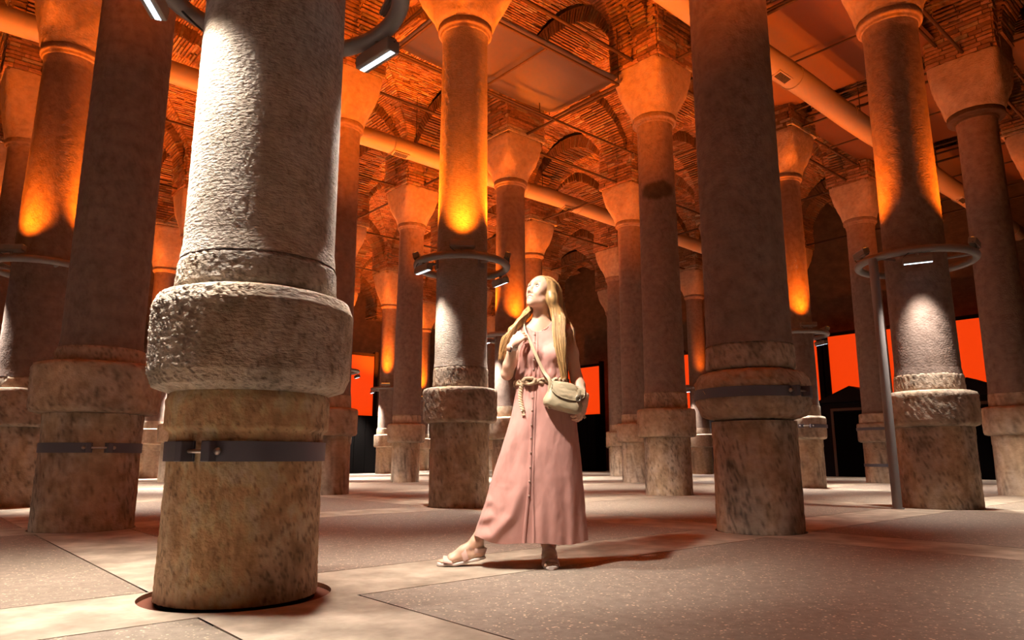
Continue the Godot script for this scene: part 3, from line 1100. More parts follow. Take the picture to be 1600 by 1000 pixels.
func tray(i0: float, i1: float, j0: float, j1: float, y: float, sag: float, m: Material, label: String, top: float) -> Node3D:
	var o := thing("ceiling_tray", label, "ceiling panel", gp((i0 + i1) / 2, (j0 + j1) / 2, y))
	var c := gp((i0 + i1) / 2, (j0 + j1) / 2, y)
	var g := Geo.new()
	for side in 2:
		var rows := []
		for p in 9:
			var row := PackedVector3Array()
			for q in 9:
				var u := p / 8.0
				var w := q / 8.0
				var e := sag * (4 * u * (1 - u)) * 0.5 + sag * sin(u * 9.0) * 0.15
				row.append(gp(lerpf(i0, i1, u), lerpf(j0, j1, w), y - e + side * 0.01 + (0.06 if q == 0 or q == 8 else 0.0)) - c)
			rows.append(row)
		g.surf(rows, false, side == 1)
	part("sheet", g, m, o)
	for e in [[i0, j0, i1, j0], [i0, j1, i1, j1], [i0, j0, i0, j1], [i1, j0, i1, j1]]:
		cyl("edge_bar", gp(e[0], e[1], y - 0.1) - c, gp(e[2], e[3], y - 0.1) - c, 0.026, M.iron, o, 6)
	var mid := (i0 + i1) / 2
	cyl("edge_bar", gp(mid, j0, y - 0.12) - c, gp(mid, j1, y - 0.12) - c, 0.022, M.iron, o, 6)
	for p in [[i0, j0], [i1, j0], [i0, j1], [i1, j1]]:
		cyl("hanger", gp(p[0], p[1], y) - c, gp(p[0], p[1], top) - c, 0.009, M.iron, o, 6)
	return o

func build_extras() -> void:
	build_walls()
	duct(2.6, 8.0, -0.6, 5.5, "orange-lit round air duct crossing behind the woman's column", [[0.92, 72], [1.66, 72], [3.0, 72]])
	duct(0.5, 7.25, 0.6, 5.5, "round air duct passing between the broad dark column and the right columns", [[2.2, 74], [4.3, 74]])
	# iron ties between neighbouring columns, at the foot of the arches
	var short := {Vector2i(0, 2): "far left column", Vector2i(1, 1): "glowing column left of woman", Vector2i(2, 0): "ringed column at right", Vector2i(2, 1): "stained-shaft column",
		Vector2i(2, 2): "column behind woman's face", Vector2i(2, 3): "unlit column left of woman", Vector2i(3, 0): "dark-collared column", Vector2i(3, 1): "column behind broad dark column",
		Vector2i(3, 2): "plain column behind stained-shaft column", Vector2i(3, 3): "far column above woman's hair", Vector2i(4, 1): "column behind grey post", Vector2i(1, 2): "half hidden column", Vector2i(4, 3): "slender far column", Vector2i(0, 3): "dark far left column"}
	for i in range(0, 6):
		for j in range(0, 6):
			for al in 2:
				var a := gp(i, j, 7.74)
				var b := gp(i + 1 - al, j + al, 7.74)
				var s := seen_at((a + b) / 2)
				if s.z < 9 or s.x < -60 or s.x > 1660 or s.y < -10 or s.z > 27 or i + 1 - al > 5: continue
				var d := (b - a).normalized()
				var na: String = short.get(Vector2i(i, j), "")
				var nb: String = short.get(Vector2i(i + 1 - al, j + al), "")
				if na != "" and nb != "":
					rod(a + d * 0.5, b - d * 0.5, "iron tie rod from %s to %s" % [na, nb])
				else:
					rod(a + d * 0.5, b - d * 0.5, "iron tie rod spanning between two far capitals under a brick arch", "iron tie rods between far capitals")
	tray(1.0, 1.85, 1.07, 1.52, 7.45, 0.10, M.tray, "shiny sagging metal drip tray hung above the woman", 9.4)
	tray(2.08, 2.94, 0.10, 0.92, 8.15, 0.0, M.board, "flat ceiling panel above the ringed column at right, nearer one", 9.5)
	tray(3.06, 3.94, 0.08, 0.92, 8.15, 0.0, M.board, "flat ceiling panel behind the ringed column at right, farther one", 9.5)
	tray(4.06, 4.94, 0.08, 0.92, 8.15, 0.0, M.board, "flat ceiling panel deepest of the three at upper right", 9.5)
	tray(3.06, 3.94, -0.92, -0.08, 8.15, 0.0, M.board, "flat ceiling panel above the dark-collared column", 9.5)
	# rail with small sensors beside the tray
	var ra := gp(0.7, 1.45, 7.2)
	var rb := gp(2.75, 1.45, 7.2)
	var o := thing("sensor_rail", "thin dark rail under the drip tray carrying two small sensors", "rail", ra)
	cyl("bar", Vector3.ZERO, rb - ra, 0.022, M.iron, o)
	for t in [0.30, 0.82]:
		var g := Geo.new()
		var p: Vector3 = (rb - ra) * t
		g.tube(PackedVector3Array([p, p - Vector3(0, 0.12, 0)]), 0.03, 10)
		g.ball(p - Vector3(0, 0.13, 0), Basis.IDENTITY, Vector3(0.032, 0.025, 0.032), 10, 6)
		part("sensor", g, M.housing, o)
	for t in [0.12, 0.5, 0.88]:
		cyl("hanger", (rb - ra) * t, (rb - ra) * t + Vector3(0, 1.6, 0), 0.009, M.iron, o, 6)
	# the grey post that feeds the ring at right
	var pb := Vector3(4.70, 0, -8.92)
	var po := thing("conduit_post", "slim grey metal post beside the ringed column at right", "post", pb)
	cyl("pipe", Vector3(0, 0, 0), Vector3(0, 3.12, 0), 0.055, M.steel, po, 18)
	cyl("foot_plate", Vector3(0, 0, 0), Vector3(0, 0.012, 0), 0.075, M.steel, po, 18)
	cyl("cap", Vector3(0, 3.12, 0), Vector3(0, 3.15, 0), 0.058, M.steel, po, 18)
	glow_wall()

# dark cabins along the far wall, with panels glowing in place of lit wall
func glow_wall() -> void:
	var y0 := 2.55
	var y1 := 4.75
	var k := 0
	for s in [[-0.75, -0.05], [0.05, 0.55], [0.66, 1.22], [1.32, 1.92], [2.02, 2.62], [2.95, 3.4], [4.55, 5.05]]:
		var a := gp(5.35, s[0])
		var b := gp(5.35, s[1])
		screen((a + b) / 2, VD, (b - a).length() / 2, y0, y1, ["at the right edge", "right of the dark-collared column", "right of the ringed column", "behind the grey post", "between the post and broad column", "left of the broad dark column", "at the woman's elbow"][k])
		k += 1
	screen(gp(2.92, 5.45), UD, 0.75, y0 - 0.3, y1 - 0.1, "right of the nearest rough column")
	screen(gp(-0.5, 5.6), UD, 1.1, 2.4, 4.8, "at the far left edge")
	var q := 0
	for s in [[1.62, "cabin with a small gabled roof and dark doorway right of the broad column", true], [0.8, "dark cabin with a gabled roof right of the ringed column", true], [-0.1, "dark gabled cabin at the right edge", true], [2.6, "dark cabin half hidden by the broad dark column", true]]:
		cabin(gp(5.2, s[0]), VD, 1.15, 2.35, s[1], s[2])
	cabin(gp(5.25, 4.62), VD, 0.98, 2.45, "black boarded cabin behind the woman's elbow", false)
	cabin(gp(2.92, 5.42), UD, 0.95, 2.2, "black boarded screen right of the nearest rough column", false)
	cabin(gp(0.3, 5.6), UD, 1.0, 2.2, "black boarded cabin far back at left", false)

func screen(c: Vector3, along: Vector3, half: float, y0: float, y1: float, where: String) -> void:  # stretch of lit wall, its light added as a glowing panel
	var o := thing("lit_wall_glow", "added orange panel glowing in place of lit wall %s" % where, "lit wall stand-in", Vector3(c.x, 0, c.z))
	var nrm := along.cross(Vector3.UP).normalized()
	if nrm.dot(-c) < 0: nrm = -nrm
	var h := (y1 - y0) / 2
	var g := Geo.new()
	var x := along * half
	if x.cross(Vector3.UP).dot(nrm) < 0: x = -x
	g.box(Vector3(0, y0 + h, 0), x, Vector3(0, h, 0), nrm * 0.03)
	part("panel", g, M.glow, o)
	for s in [-1.0, 1.0]:
		g = Geo.new()
		g.box(Vector3(0, y0 / 2 + h + 0.1, 0) + x * s * (1 + 0.09 / half), x.normalized() * 0.08, Vector3(0, y0 / 2 + h + 0.1, 0), nrm * 0.09)
		part("frame_post", g, M.dark, o)
	g = Geo.new()
	g.box(Vector3(0, y1 + 0.06, 0), x, Vector3(0, 0.06, 0), nrm * 0.06)
	part("frame_rail", g, M.dark, o)
	g = Geo.new()
	g.box(Vector3(0, y0 / 2, 0), x, Vector3(0, y0 / 2, 0), nrm * 0.05)
	part("lower_board", g, M.dark, o)
	var l := AreaLight3D.new()  # added light in front of the panel; no lamp stands there
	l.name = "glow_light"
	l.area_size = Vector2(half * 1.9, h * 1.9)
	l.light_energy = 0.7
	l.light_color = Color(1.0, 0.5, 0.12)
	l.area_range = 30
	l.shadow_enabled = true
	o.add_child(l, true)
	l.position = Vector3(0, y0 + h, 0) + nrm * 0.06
	var z := -nrm
	l.basis = Basis(Vector3.UP.cross(-z).normalized() * -1.0, Vector3.UP, -z * -1.0) if false else Basis(Vector3.UP.cross(nrm).normalized(), Vector3.UP, nrm)

func cabin(c: Vector3, along: Vector3, half: float, h: float, label: String, gable: bool) -> void:
	var o := thing("cabin", label, "cabin", c)
	var nrm := along.cross(Vector3.UP).normalized()
	if nrm.dot(-c) < 0: nrm = -nrm
	var x := along * half
	if x.cross(Vector3.UP).dot(nrm) < 0: x = -x
	var dpt := nrm * 0.3
	var g := Geo.new()
	g.rbox(Vector3(0, h / 2, 0) + nrm * 0.42, Basis(x.normalized(), Vector3.UP, nrm), Vector3(half, h / 2, 0.3), 0.02)
	part("body", g, M.dark if gable else M.black, o)
	if gable:
		g = Geo.new()
		var f := nrm * 0.85
		var b := nrm * 0.05
		var e0 := -x * 1.06 + Vector3(0, h, 0)
		var e1 := x * 1.06 + Vector3(0, h, 0)
		var ap := Vector3(0, h + 0.5, 0)
		g.quad(e0 + f, ap + f, ap + b, e0 + b)
		g.quad(ap + f, e1 + f, e1 + b, ap + b)
		g.tri(e0 + f, ap + f, e1 + f)
		g.tri(e1 + b, ap + b, e0 + b)
		g.quad(e0 + f, e0 + b, e1 + b, e1 + f)
		part("gable_roof", g, M.dark, o)
		g = Geo.new()
		g.box(Vector3(0, 1.02, 0) + nrm * 0.725, x.normalized() * 0.62, Vector3(0, 1.02, 0), nrm * 0.008)
		var d := part("doorway", g, M.black, o)
		g = Geo.new()
		for s in [-1.0, 1.0]:
			g.box(Vector3(0, 1.05, 0) + nrm * 0.735 + x.normalized() * (s * 0.66), x.normalized() * 0.04, Vector3(0, 1.05, 0), nrm * 0.02)
		g.box(Vector3(0, 2.12, 0) + nrm * 0.735, x.normalized() * 0.70, Vector3(0, 0.04, 0), nrm * 0.02)
		part("door_frame", g, M.board, o)
	else:
		for k in 4:
			g = Geo.new()
			g.rbox(Vector3(0, h / 2, 0) + nrm * 0.73 + x * (-0.75 + 0.5 * k), Basis(x.normalized(), Vector3.UP, nrm), Vector3(half * 0.242, h / 2 - 0.02, 0.015), 0.006)
			part("board", g, M.black, o)

# ---------------------------------------------------------------- bodies: bones, distance fields, surface nets
class Flesh:
	var a := PackedVector3Array()
	var b := PackedVector3Array()
	var ra := PackedFloat32Array()
	var rb := PackedFloat32Array()
	var k := PackedFloat32Array()
	var cut := []             # [centre a, centre b, radius, smoothing] taken away
	var act := PackedInt32Array()
	var grow := 0.0
	var planes := []          # [normal, offset]: keeps n.p < offset
	var wave: Callable
	var wavy := false

	func bone(p: Vector3, q: Vector3, r0: float, r1 := -1.0, kk := 0.03) -> void:
		a.append(p); b.append(q); ra.append(r0); rb.append(r0 if r1 < 0 else r1); k.append(kk)

	func chain(pts: Array, rad: Array, kk := 0.03) -> void:
		for n in pts.size() - 1:
			bone(pts[n], pts[n + 1], rad[n], rad[n + 1], kk)

	func prep(c: Vector3, reach: float) -> void:
		act.clear()
		var ds := PackedFloat32Array()
		var best := 9.0
		for n in a.size():
			var ba := b[n] - a[n]
			var t := clampf((c - a[n]).dot(ba) / maxf(ba.dot(ba), 1e-9), 0, 1)
			var d := (c - a[n] - ba * t).length() - lerpf(ra[n], rb[n], t)
			ds.append(d)
			best = minf(best, d)
		for n in a.size():
			if ds[n] < best + reach * 2.0 + k[n] * 1.2: act.append(n)

	func val(p: Vector3) -> float:
		var d := 9.0
		for n in act:
			var pa := p - a[n]
			var ba := b[n] - a[n]
			var t := clampf(pa.dot(ba) / maxf(ba.dot(ba), 1e-9), 0, 1)
			var e := (pa - ba * t).length() - lerpf(ra[n], rb[n], t)
			var kk := k[n]
			var h := maxf(kk - absf(d - e), 0.0) / kk
			d = minf(d, e) - h * h * kk * 0.25
		d -= grow
		if wavy: d -= wave.call(p)
		for c in cut:
			var pc: Vector3 = p - c[0]
			var bc: Vector3 = c[1] - c[0]
			var tc := clampf(pc.dot(bc) / maxf(bc.dot(bc), 1e-9), 0, 1)
			var ec: float = c[2] - (pc - bc * tc).length()
			var kc: float = c[3]
			var hc := maxf(kc - absf(d - ec), 0.0) / kc
			d = maxf(d, ec) + hc * hc * kc * 0.25
		for q in planes:
			d = maxf(d, p.dot(q[0]) - q[1])
		return d

	func all() -> void:
		act = PackedInt32Array(range(a.size()))

func nets(g: Geo, f: Flesh, lo: Vector3, hi: Vector3, cell: float, colf: Callable) -> void:
	var B := 4
	var nb := Vector3i(ceili((hi.x - lo.x) / cell / B), ceili((hi.y - lo.y) / cell / B), ceili((hi.z - lo.z) / cell / B))
	var nx := nb.x * B + 1
	var ny := nb.y * B + 1
	var nz := nb.z * B + 1
	var vals := PackedFloat32Array()
	vals.resize(nx * ny * nz)
	vals.fill(9.0)
	var blocks := []
	var half := cell * B * 0.87
	for bx in nb.x:
		for by in nb.y:
			for bz in nb.z:
				var c := lo + Vector3(bx + 0.5, by + 0.5, bz + 0.5) * (cell * B)
				f.prep(c, half)
				if absf(f.val(c)) > half * 1.35 + 0.006: continue
				blocks.append(Vector3i(bx, by, bz))
				for i in range(bx * B, bx * B + B + 1):
					for j in range(by * B, by * B + B + 1):
						for q in range(bz * B, bz * B + B + 1):
							var id := (i * ny + j) * nz + q
							if vals[id] == 9.0:
								vals[id] = f.val(lo + Vector3(i, j, q) * cell)
	var vid := PackedInt32Array()
	vid.resize(nx * ny * nz)
	vid.fill(-1)
	var sx := ny * nz
	var offs := [0, sx, nz, nz + sx, 1, 1 + sx, 1 + nz, 1 + nz + sx]
	var edges := [[0, 1], [2, 3], [4, 5], [6, 7], [0, 2], [1, 3], [4, 6], [5, 7], [0, 4], [1, 5], [2, 6], [3, 7]]
	var cells := []
	for bl in blocks:
		for i in range(bl.x * B, bl.x * B + B):
			for j in range(bl.y * B, bl.y * B + B):
				for q in range(bl.z * B, bl.z * B + B):
					var id := (i * ny + j) * nz + q
					var w := PackedFloat32Array()
					var m := 0
					for o in 8:
						var x := vals[id + offs[o]]
						w.append(x)
						if x < 0: m += 1
					if m == 0 or m == 8: continue
					var s := Vector3.ZERO
					var cnt := 0
					for e in edges:
						var v0 := w[e[0]]
						var v1 := w[e[1]]
						if (v0 < 0) == (v1 < 0): continue
						var t := v0 / (v0 - v1)
						var p0 := Vector3(e[0] & 1, (e[0] >> 1) & 1, e[0] >> 2)
						var p1 := Vector3(e[1] & 1, (e[1] >> 1) & 1, e[1] >> 2)
						s += p0.lerp(p1, t)
						cnt += 1
					s /= cnt
					var pos := lo + (Vector3(i, j, q) + s) * cell
					var nn := Vector3(w[1] + w[3] + w[5] + w[7] - w[0] - w[2] - w[4] - w[6], w[2] + w[3] + w[6] + w[7] - w[0] - w[1] - w[4] - w[5], w[4] + w[5] + w[6] + w[7] - w[0] - w[1] - w[2] - w[3]).normalized()
					vid[id] = g.v.size()
					g.v.append(pos)
					g.n.append(nn)
					g.c.append(colf.call(pos, nn))
					cells.append(id)
	for id in cells:
		var v0 := vals[id]
		for ax in 3:
			var st: int = [sx, nz, 1][ax]
			var s1: int = [nz, 1, sx][ax]
			var s2: int = [1, sx, nz][ax]
			var v1 := vals[id + st]
			if (v0 < 0) == (v1 < 0): continue
			if id - s1 - s2 < 0: continue
			var q0 := vid[id - s1 - s2]
			var q1 := vid[id - s2]
			var q2 := vid[id]
			var q3 := vid[id - s1]
			if q0 < 0 or q1 < 0 or q3 < 0: continue
			if v0 < 0:
				g.ix.append_array(PackedInt32Array([q0, q2, q1, q0, q3, q2]))
			else:
				g.ix.append_array(PackedInt32Array([q0, q1, q2, q0, q2, q3]))

func hand(f: Flesh, w: Vector3, d: Vector3, n: Vector3, thumb: float, curl: Array, size := 1.0, thumb_dir := 0.6, thumb_curl := 0.5) -> Array:
	d = d.normalized()
	n = (n - d * n.dot(d)).normalized()
	var s := d.cross(n).normalized() * thumb      # towards the thumb
	var tips := []
	var off := [0.027, 0.009, -0.010, -0.027]
	var ln := [0.070, 0.078, 0.072, 0.057]
	var rd := [0.0090, 0.0092, 0.0088, 0.0078]
	var base := [0.078, 0.081, 0.077, 0.070]
	f.bone(w - d * 0.03, w + d * 0.015, 0.023 * size, 0.022 * size, 0.01)
	for q in 4:
		var k0: Vector3 = w + (d * base[q] + s * off[q]) * size
		f.bone(w + s * (off[q] * 0.55) * size + d * 0.01, k0, 0.0135 * size, 0.0105 * size, 0.012)
		var p: Vector3 = k0
		var an := 0.0
		var spread: float = off[q] * 2.2
		for j in 3:
			an += curl[q] * [0.9, 1.15, 0.7][j]
			var dir: Vector3 = (d * cos(an) + n * sin(an) + s * spread * cos(an)).normalized()
			var e: Vector3 = p + dir * (ln[q] * [0.45, 0.31, 0.24][j] * size)
			f.bone(p, e, rd[q] * size * [1.0, 0.95, 0.88][j], rd[q] * size * [0.95, 0.88, 0.78][j], 0.004)
			p = e
		tips.append(p)
	f.bone(w + d * 0.03 * size + s * 0.012 * size + n * 0.006, w + d * 0.055 * size + n * 0.004, 0.016 * size, 0.014 * size, 0.012)
	var t0: Vector3 = w + (d * 0.022 + s * 0.024 + n * 0.006) * size
	var t1: Vector3 = t0 + (d * 0.7 + s * thumb_dir + n * 0.25).normalized() * 0.036 * size
	var t2: Vector3 = t1 + (d * 0.8 + s * (thumb_dir - thumb_curl) + n * 0.45).normalized() * 0.032 * size
	var t3: Vector3 = t2 + (d * 0.8 + s * (thumb_dir - 1.6 * thumb_curl) + n * 0.5).normalized() * 0.024 * size
	f.bone(w + d * 0.01, t0, 0.015 * size, 0.0135 * size, 0.012)
	f.bone(t0, t1, 0.0135 * size, 0.011 * size, 0.008)
	f.bone(t1, t2, 0.0105 * size, 0.0098 * size, 0.004)
	f.bone(t2, t3, 0.0098 * size, 0.0082 * size, 0.004)
	return tips

func seg_d(p: Vector2, a: Vector2, b: Vector2) -> Vector2:      # distance and side of a segment
	var ab := b - a
	var t := clampf((p - a).dot(ab) / ab.dot(ab), 0, 1)
	var q := p - a - ab * t
	return Vector2(q.length(), signf(ab.cross(p - a)))

# ---------------------------------------------------------------- the woman
# local frame: origin under the standing foot, x to the right, y up, z towards the viewpoint
const HEAD := Vector3(-0.031, 1.627, 0.0)
const SK_Y := [1.075, 1.0, 0.85, 0.68, 0.51, 0.36, 0.24, 0.13]
const SK_L := [-0.185, -0.196, -0.225, -0.278, -0.333, -0.375, -0.418, -0.452]
const SK_R := [0.112, 0.142, 0.172, 0.190, 0.205, 0.214, 0.222, 0.232]
const SK_D := [0.110, 0.130, 0.152, 0.165, 0.175, 0.182, 0.187, 0.19]
# height, width, fade at the start, fade at the end, then the line of the ridge
const FOLDS := [
	[0.026, 0.036, 0.0, 0.5, Vector2(-0.45, 0.165), Vector2(-0.33, 0.185), Vector2(-0.225, 0.29), Vector2(-0.155, 0.46), Vector2(-0.13, 0.60)],
	[0.025, 0.034, 0.0, 0.6, Vector2(-0.42, 0.26), Vector2(-0.31, 0.29), Vector2(-0.22, 0.42), Vector2(-0.175, 0.62)],
	[0.020, 0.030, 0.0, 0.7, Vector2(-0.39, 0.36), Vector2(-0.32, 0.37), Vector2(-0.25, 0.46), Vector2(-0.22, 0.58)],
	[0.015, 0.040, 0.5, 0.5, Vector2(-0.17, 0.92), Vector2(-0.25, 0.68), Vector2(-0.30, 0.48)],
	[0.012, 0.036, 0.4, 0.6, Vector2(-0.10, 0.98), Vector2(-0.15, 0.74), Vector2(-0.18, 0.56)],
	[0.013, 0.040, 0.7, 0.0, Vector2(0.02, 0.70), Vector2(0.025, 0.38), Vector2(0.01, 0.14)],
	[0.016, 0.034, 0.6, 0.0, Vector2(0.10, 0.78), Vector2(0.12, 0.42), Vector2(0.115, 0.14)],
	[0.012, 0.028, 0.7, 0.0, Vector2(0.165, 0.66), Vector2(0.185, 0.36), Vector2(0.195, 0.14)],
	[0.012, 0.030, 0.8, 0.0, Vector2(-0.055, 0.50), Vector2(-0.05, 0.3), Vector2(-0.055, 0.14)],
	[0.011, 0.022, 0.9, 0.0, Vector2(0.065, 0.42), Vector2(0.07, 0.28), Vector2(0.06, 0.14)],
]

func sk(tab: Array, y: float) -> float:
	for n in SK_Y.size() - 1:
		if y >= SK_Y[n + 1]:
			var t: float = (SK_Y[n] - y) / (SK_Y[n] - SK_Y[n + 1])
			return lerpf(tab[n], tab[n + 1], clampf(t, -0.2, 1))
	return tab[tab.size() - 1]

func fold(x: float, y: float) -> float:
	var s := 0.0
	var p := Vector2(x, y)
	for f in FOLDS:
		var best := 9.0
		var side := 1.0
		var along := 0.0
		for n in range(4, f.size() - 1):
			var d := seg_d(p, f[n], f[n + 1])
			if d.x < best:
				best = d.x
				side = d.y
				var ab: Vector2 = f[n + 1] - f[n]
				along = (n - 4 + clampf((p - f[n]).dot(ab) / ab.dot(ab), 0, 1)) / (f.size() - 5)
		var amt: float = f[0]
		if f[2] > 0: amt *= smoothstep(0.0, f[2], along)
		if f[3] > 0: amt *= 1.0 - smoothstep(1.0 - f[3], 1.0, along)
		var e: float = best / f[1]
		s += amt * (exp(-e * e) - 0.7 * exp(-pow(e * side - 1.7, 2.0) * 1.2))
	return s

func skirt_z(x: float, y: float) -> float:
	var l := sk(SK_L, y)
	var r := sk(SK_R, y)
	var c := clampf(absf((x - (l + r) / 2) / ((r - l) / 2)), 0, 1)
	var ex := 2.25
	var z := sk(SK_D, y) * pow(maxf(1 - pow(c, ex), 0.0), 1 / ex)
	return z + fold(x, y) * smoothstep(1.06, 0.85, y) * smoothstep(0.0, 0.06, z)

func build_people() -> void:
	var o := thing("person", "woman in a long pink dress with a braided belt, gazing up beside the nearest column", "person", Vector3(0.216, 0, -4.33))
	# head frame: turned to the left of the picture, chin lifted
	var yaw := deg_to_rad(44.0)
	var pit := deg_to_rad(17.0)
	var hf := Vector3(-sin(yaw) * cos(pit), sin(pit), cos(yaw) * cos(pit))
	var hr := Vector3(cos(yaw), 0.0, sin(yaw))
	hr = hr.rotated(hf, deg_to_rad(-3.0))
	var hu := hf.cross(hr).normalized()
	if hu.y < 0: hu = -hu
	var H := func(r: float, u: float, f: float) -> Vector3: return HEAD + hr * r + hu * u + hf * f

	var torso := func(f: Flesh):
		f.bone(Vector3(-0.095, 1.30, -0.02), Vector3(0.045, 1.30, -0.02), 0.078, -1, 0.05)
		f.bone(Vector3(-0.10, 1.225, 0.0), Vector3(0.04, 1.225, 0.0), 0.07, -1, 0.05)
		f.bone(Vector3(-0.092, 1.222, 0.056), Vector3(-0.092, 1.228, 0.062), 0.055, -1, 0.035)
		f.bone(Vector3(0.034, 1.222, 0.062), Vector3(0.034, 1.228, 0.068), 0.055, -1, 0.035)
		f.bone(Vector3(-0.085, 1.07, 0.0), Vector3(0.013, 1.07, 0.0), 0.084, -1, 0.06)
		f.bone(Vector3(-0.09, 1.15, 0.0), Vector3(0.02, 1.15, 0.0), 0.078, -1, 0.05)
		f.bone(Vector3(-0.095, 0.93, 0.0), Vector3(0.045, 0.93, 0.0), 0.085, -1, 0.06)
		f.bone(Vector3(-0.10, 1.37, -0.03), Vector3(0.05, 1.37, -0.03), 0.052, -1, 0.05)
		f.bone(Vector3(-0.045, 1.42, -0.03), Vector3(-0.172, 1.385, -0.025), 0.045, 0.046, 0.04)
		f.bone(Vector3(-0.045, 1.42, -0.03), Vector3(0.122, 1.385, -0.02), 0.045, 0.048, 0.04)

	var skin := func(_p: Vector3, _n: Vector3) -> Color:
		var f := 1.0 + 0.06 * noise.get_noise_3d(_p.x * 300, _p.y * 300, _p.z * 300)
		return Color(0.66 * f, 0.41 * f, 0.295 * f)

	var g := Geo.new()
	# ---- body: torso, arms, legs
	var f := Flesh.new()
	torso.call(f)
	var ls := Vector3(0.124, 1.378, -0.01)
	var le := Vector3(0.178, 1.09, 0.012)
	var lw := Vector3(0.208, 0.948, 0.145)
	var rs := Vector3(-0.172, 1.375, -0.025)
	var re := Vector3(-0.246, 1.115, 0.045)
	var rw := Vector3(-0.207, 1.282, 0.165)
	f.chain([ls, ls.lerp(le, 0.45), le], [0.047, 0.042, 0.036], 0.03)
	f.chain([le, le.lerp(lw, 0.3), lw], [0.036, 0.037, 0.0235], 0.02)
	f.chain([rs, rs.lerp(re, 0.45), re], [0.045, 0.041, 0.035], 0.03)
	f.chain([re, re.lerp(rw, 0.3), rw], [0.035, 0.036, 0.0235], 0.015)
	f.chain([Vector3(-0.047, 1.40, -0.035), H.call(0, -0.05, -0.035)], [0.058, 0.052], 0.04)
	f.bone(H.call(0, 0.03, -0.03), H.call(0, 0.0, 0.02), 0.07, 0.06, 0.02)
	f.chain([Vector3(0.05, 0.88, 0.0), Vector3(0.03, 0.48, 0.03), Vector3(0.012, 0.36, 0.0), Vector3(0.0, 0.10, -0.03)], [0.085, 0.055, 0.056, 0.033], 0.03)
	f.chain([Vector3(-0.10, 0.88, 0.0), Vector3(-0.252, 0.50, 0.03), Vector3(-0.308, 0.37, 0.01), Vector3(-0.422, 0.14, 0.0)], [0.075, 0.045, 0.045, 0.033], 0.03)
	nets(g, f, Vector3(-0.55, 0.15, -0.22), Vector3(0.30, 1.66, 0.28), 0.010, skin)
	# ---- feet
	var ft := Flesh.new()
	ft.chain([Vector3(-0.308, 0.37, 0.01), Vector3(-0.422, 0.14, 0.0)], [0.045, 0.033], 0.02)
	ft.chain([Vector3(-0.422, 0.138, 0.0), Vector3(-0.402, 0.082, -0.002)], [0.033, 0.030], 0.02)
	ft.chain([Vector3(-0.425, 0.13, 0.0), Vector3(-0.50, 0.082, 0.008), Vector3(-0.565, 0.046, 0.014)], [0.032, 0.031, 0.026], 0.02)
	ft.chain([Vector3(-0.405, 0.075, 0.0), Vector3(-0.48, 0.055, 0.01), Vector3(-0.565, 0.040, 0.025)], [0.028, 0.026, 0.022], 0.02)
	ft.bone(Vector3(-0.565, 0.038, -0.012), Vector3(-0.565, 0.038, 0.038), 0.02, -1, 0.02)
	ft.bone(Vector3(-0.418, 0.138, 0.028), Vector3(-0.418, 0.136, -0.03), 0.012, -1, 0.015)
	for q in 5:
		var z := 0.040 - q * 0.015
		var len: float = [0.045, 0.05, 0.055, 0.062, 0.068][q]
		ft.bone(Vector3(-0.572, 0.032, z), Vector3(-0.575 - len, 0.024, z * 0.9 + 0.004), [0.0085, 0.009, 0.0092, 0.0095, 0.0125][q], [0.0075, 0.008, 0.008, 0.0085, 0.011][q], 0.005)
	nets(g, ft, Vector3(-0.68, 0.0, -0.08), Vector3(-0.30, 0.32, 0.10), 0.0045, skin)
	ft = Flesh.new()
	ft.chain([Vector3(0.012, 0.36, 0.0), Vector3(0.0, 0.11, -0.03)], [0.056, 0.033], 0.02)
	ft.chain([Vector3(0.0, 0.105, -0.03), Vector3(0.0, 0.05, -0.055)], [0.033, 0.031], 0.02)
	ft.chain([Vector3(0.0, 0.10, -0.025), Vector3(0.003, 0.072, 0.03), Vector3(0.006, 0.045, 0.08)], [0.033, 0.032, 0.025], 0.02)
	ft.chain([Vector3(0.0, 0.045, -0.05), Vector3(0.006, 0.04, 0.08)], [0.030, 0.022], 0.02)
	ft.bone(Vector3(-0.026, 0.036, 0.085), Vector3(0.032, 0.034, 0.078), 0.019, -1, 0.02)
	ft.bone(Vector3(-0.03, 0.112, -0.03), Vector3(0.03, 0.108, -0.03), 0.011, -1, 0.015)
	for q in 5:
		var x := -0.026 + q * 0.0155
		ft.bone(Vector3(x, 0.032, 0.095), Vector3(x * 1.05, 0.025, 0.152 - 0.008 * q), [0.0125, 0.0095, 0.0092, 0.009, 0.0085][q], [0.011, 0.0085, 0.008, 0.008, 0.0075][q], 0.005)
	nets(g, ft, Vector3(-0.09, 0.0, -0.12), Vector3(0.10, 0.30, 0.19), 0.0045, skin)
	# ---- hands
	var hd := Flesh.new()
	hd.chain([le.lerp(lw, 0.3), lw], [0.037, 0.0235], 0.02)
	var ltips := hand(hd, lw, Vector3(-0.30, -0.93, 0.20), Vector3(-0.62, 0.18, -0.76), 1.0, [0.5, 0.58, 0.64, 0.7], 0.98, 0.5, 0.5)
	nets(g, hd, Vector3(0.06, 0.75, 0.01), Vector3(0.28, 1.04, 0.26), 0.0036, skin)
	hd = Flesh.new()
	hd.chain([re.lerp(rw, 0.3), rw], [0.036, 0.0235], 0.02)
	var rtips := hand(hd, rw, Vector3(0.62, 0.74, -0.24), Vector3(0.35, -0.1, -0.93), 1.0, [0.75, 0.8, 0.85, 0.9], 0.98, 0.35, 0.6)
	nets(g, hd, Vector3(-0.30, 1.20, 0.02), Vector3(-0.02, 1.46, 0.26), 0.0036, skin)
	# ---- head
	var h := Flesh.new()
	h.bone(H.call(0, 0.030, -0.042), H.call(0, 0.036, 0.014), 0.082, 0.075, 0.03)
	h.bone(H.call(-0.026, 0.012, 0.042), H.call(0.026, 0.012, 0.042), 0.042, -1, 0.03)
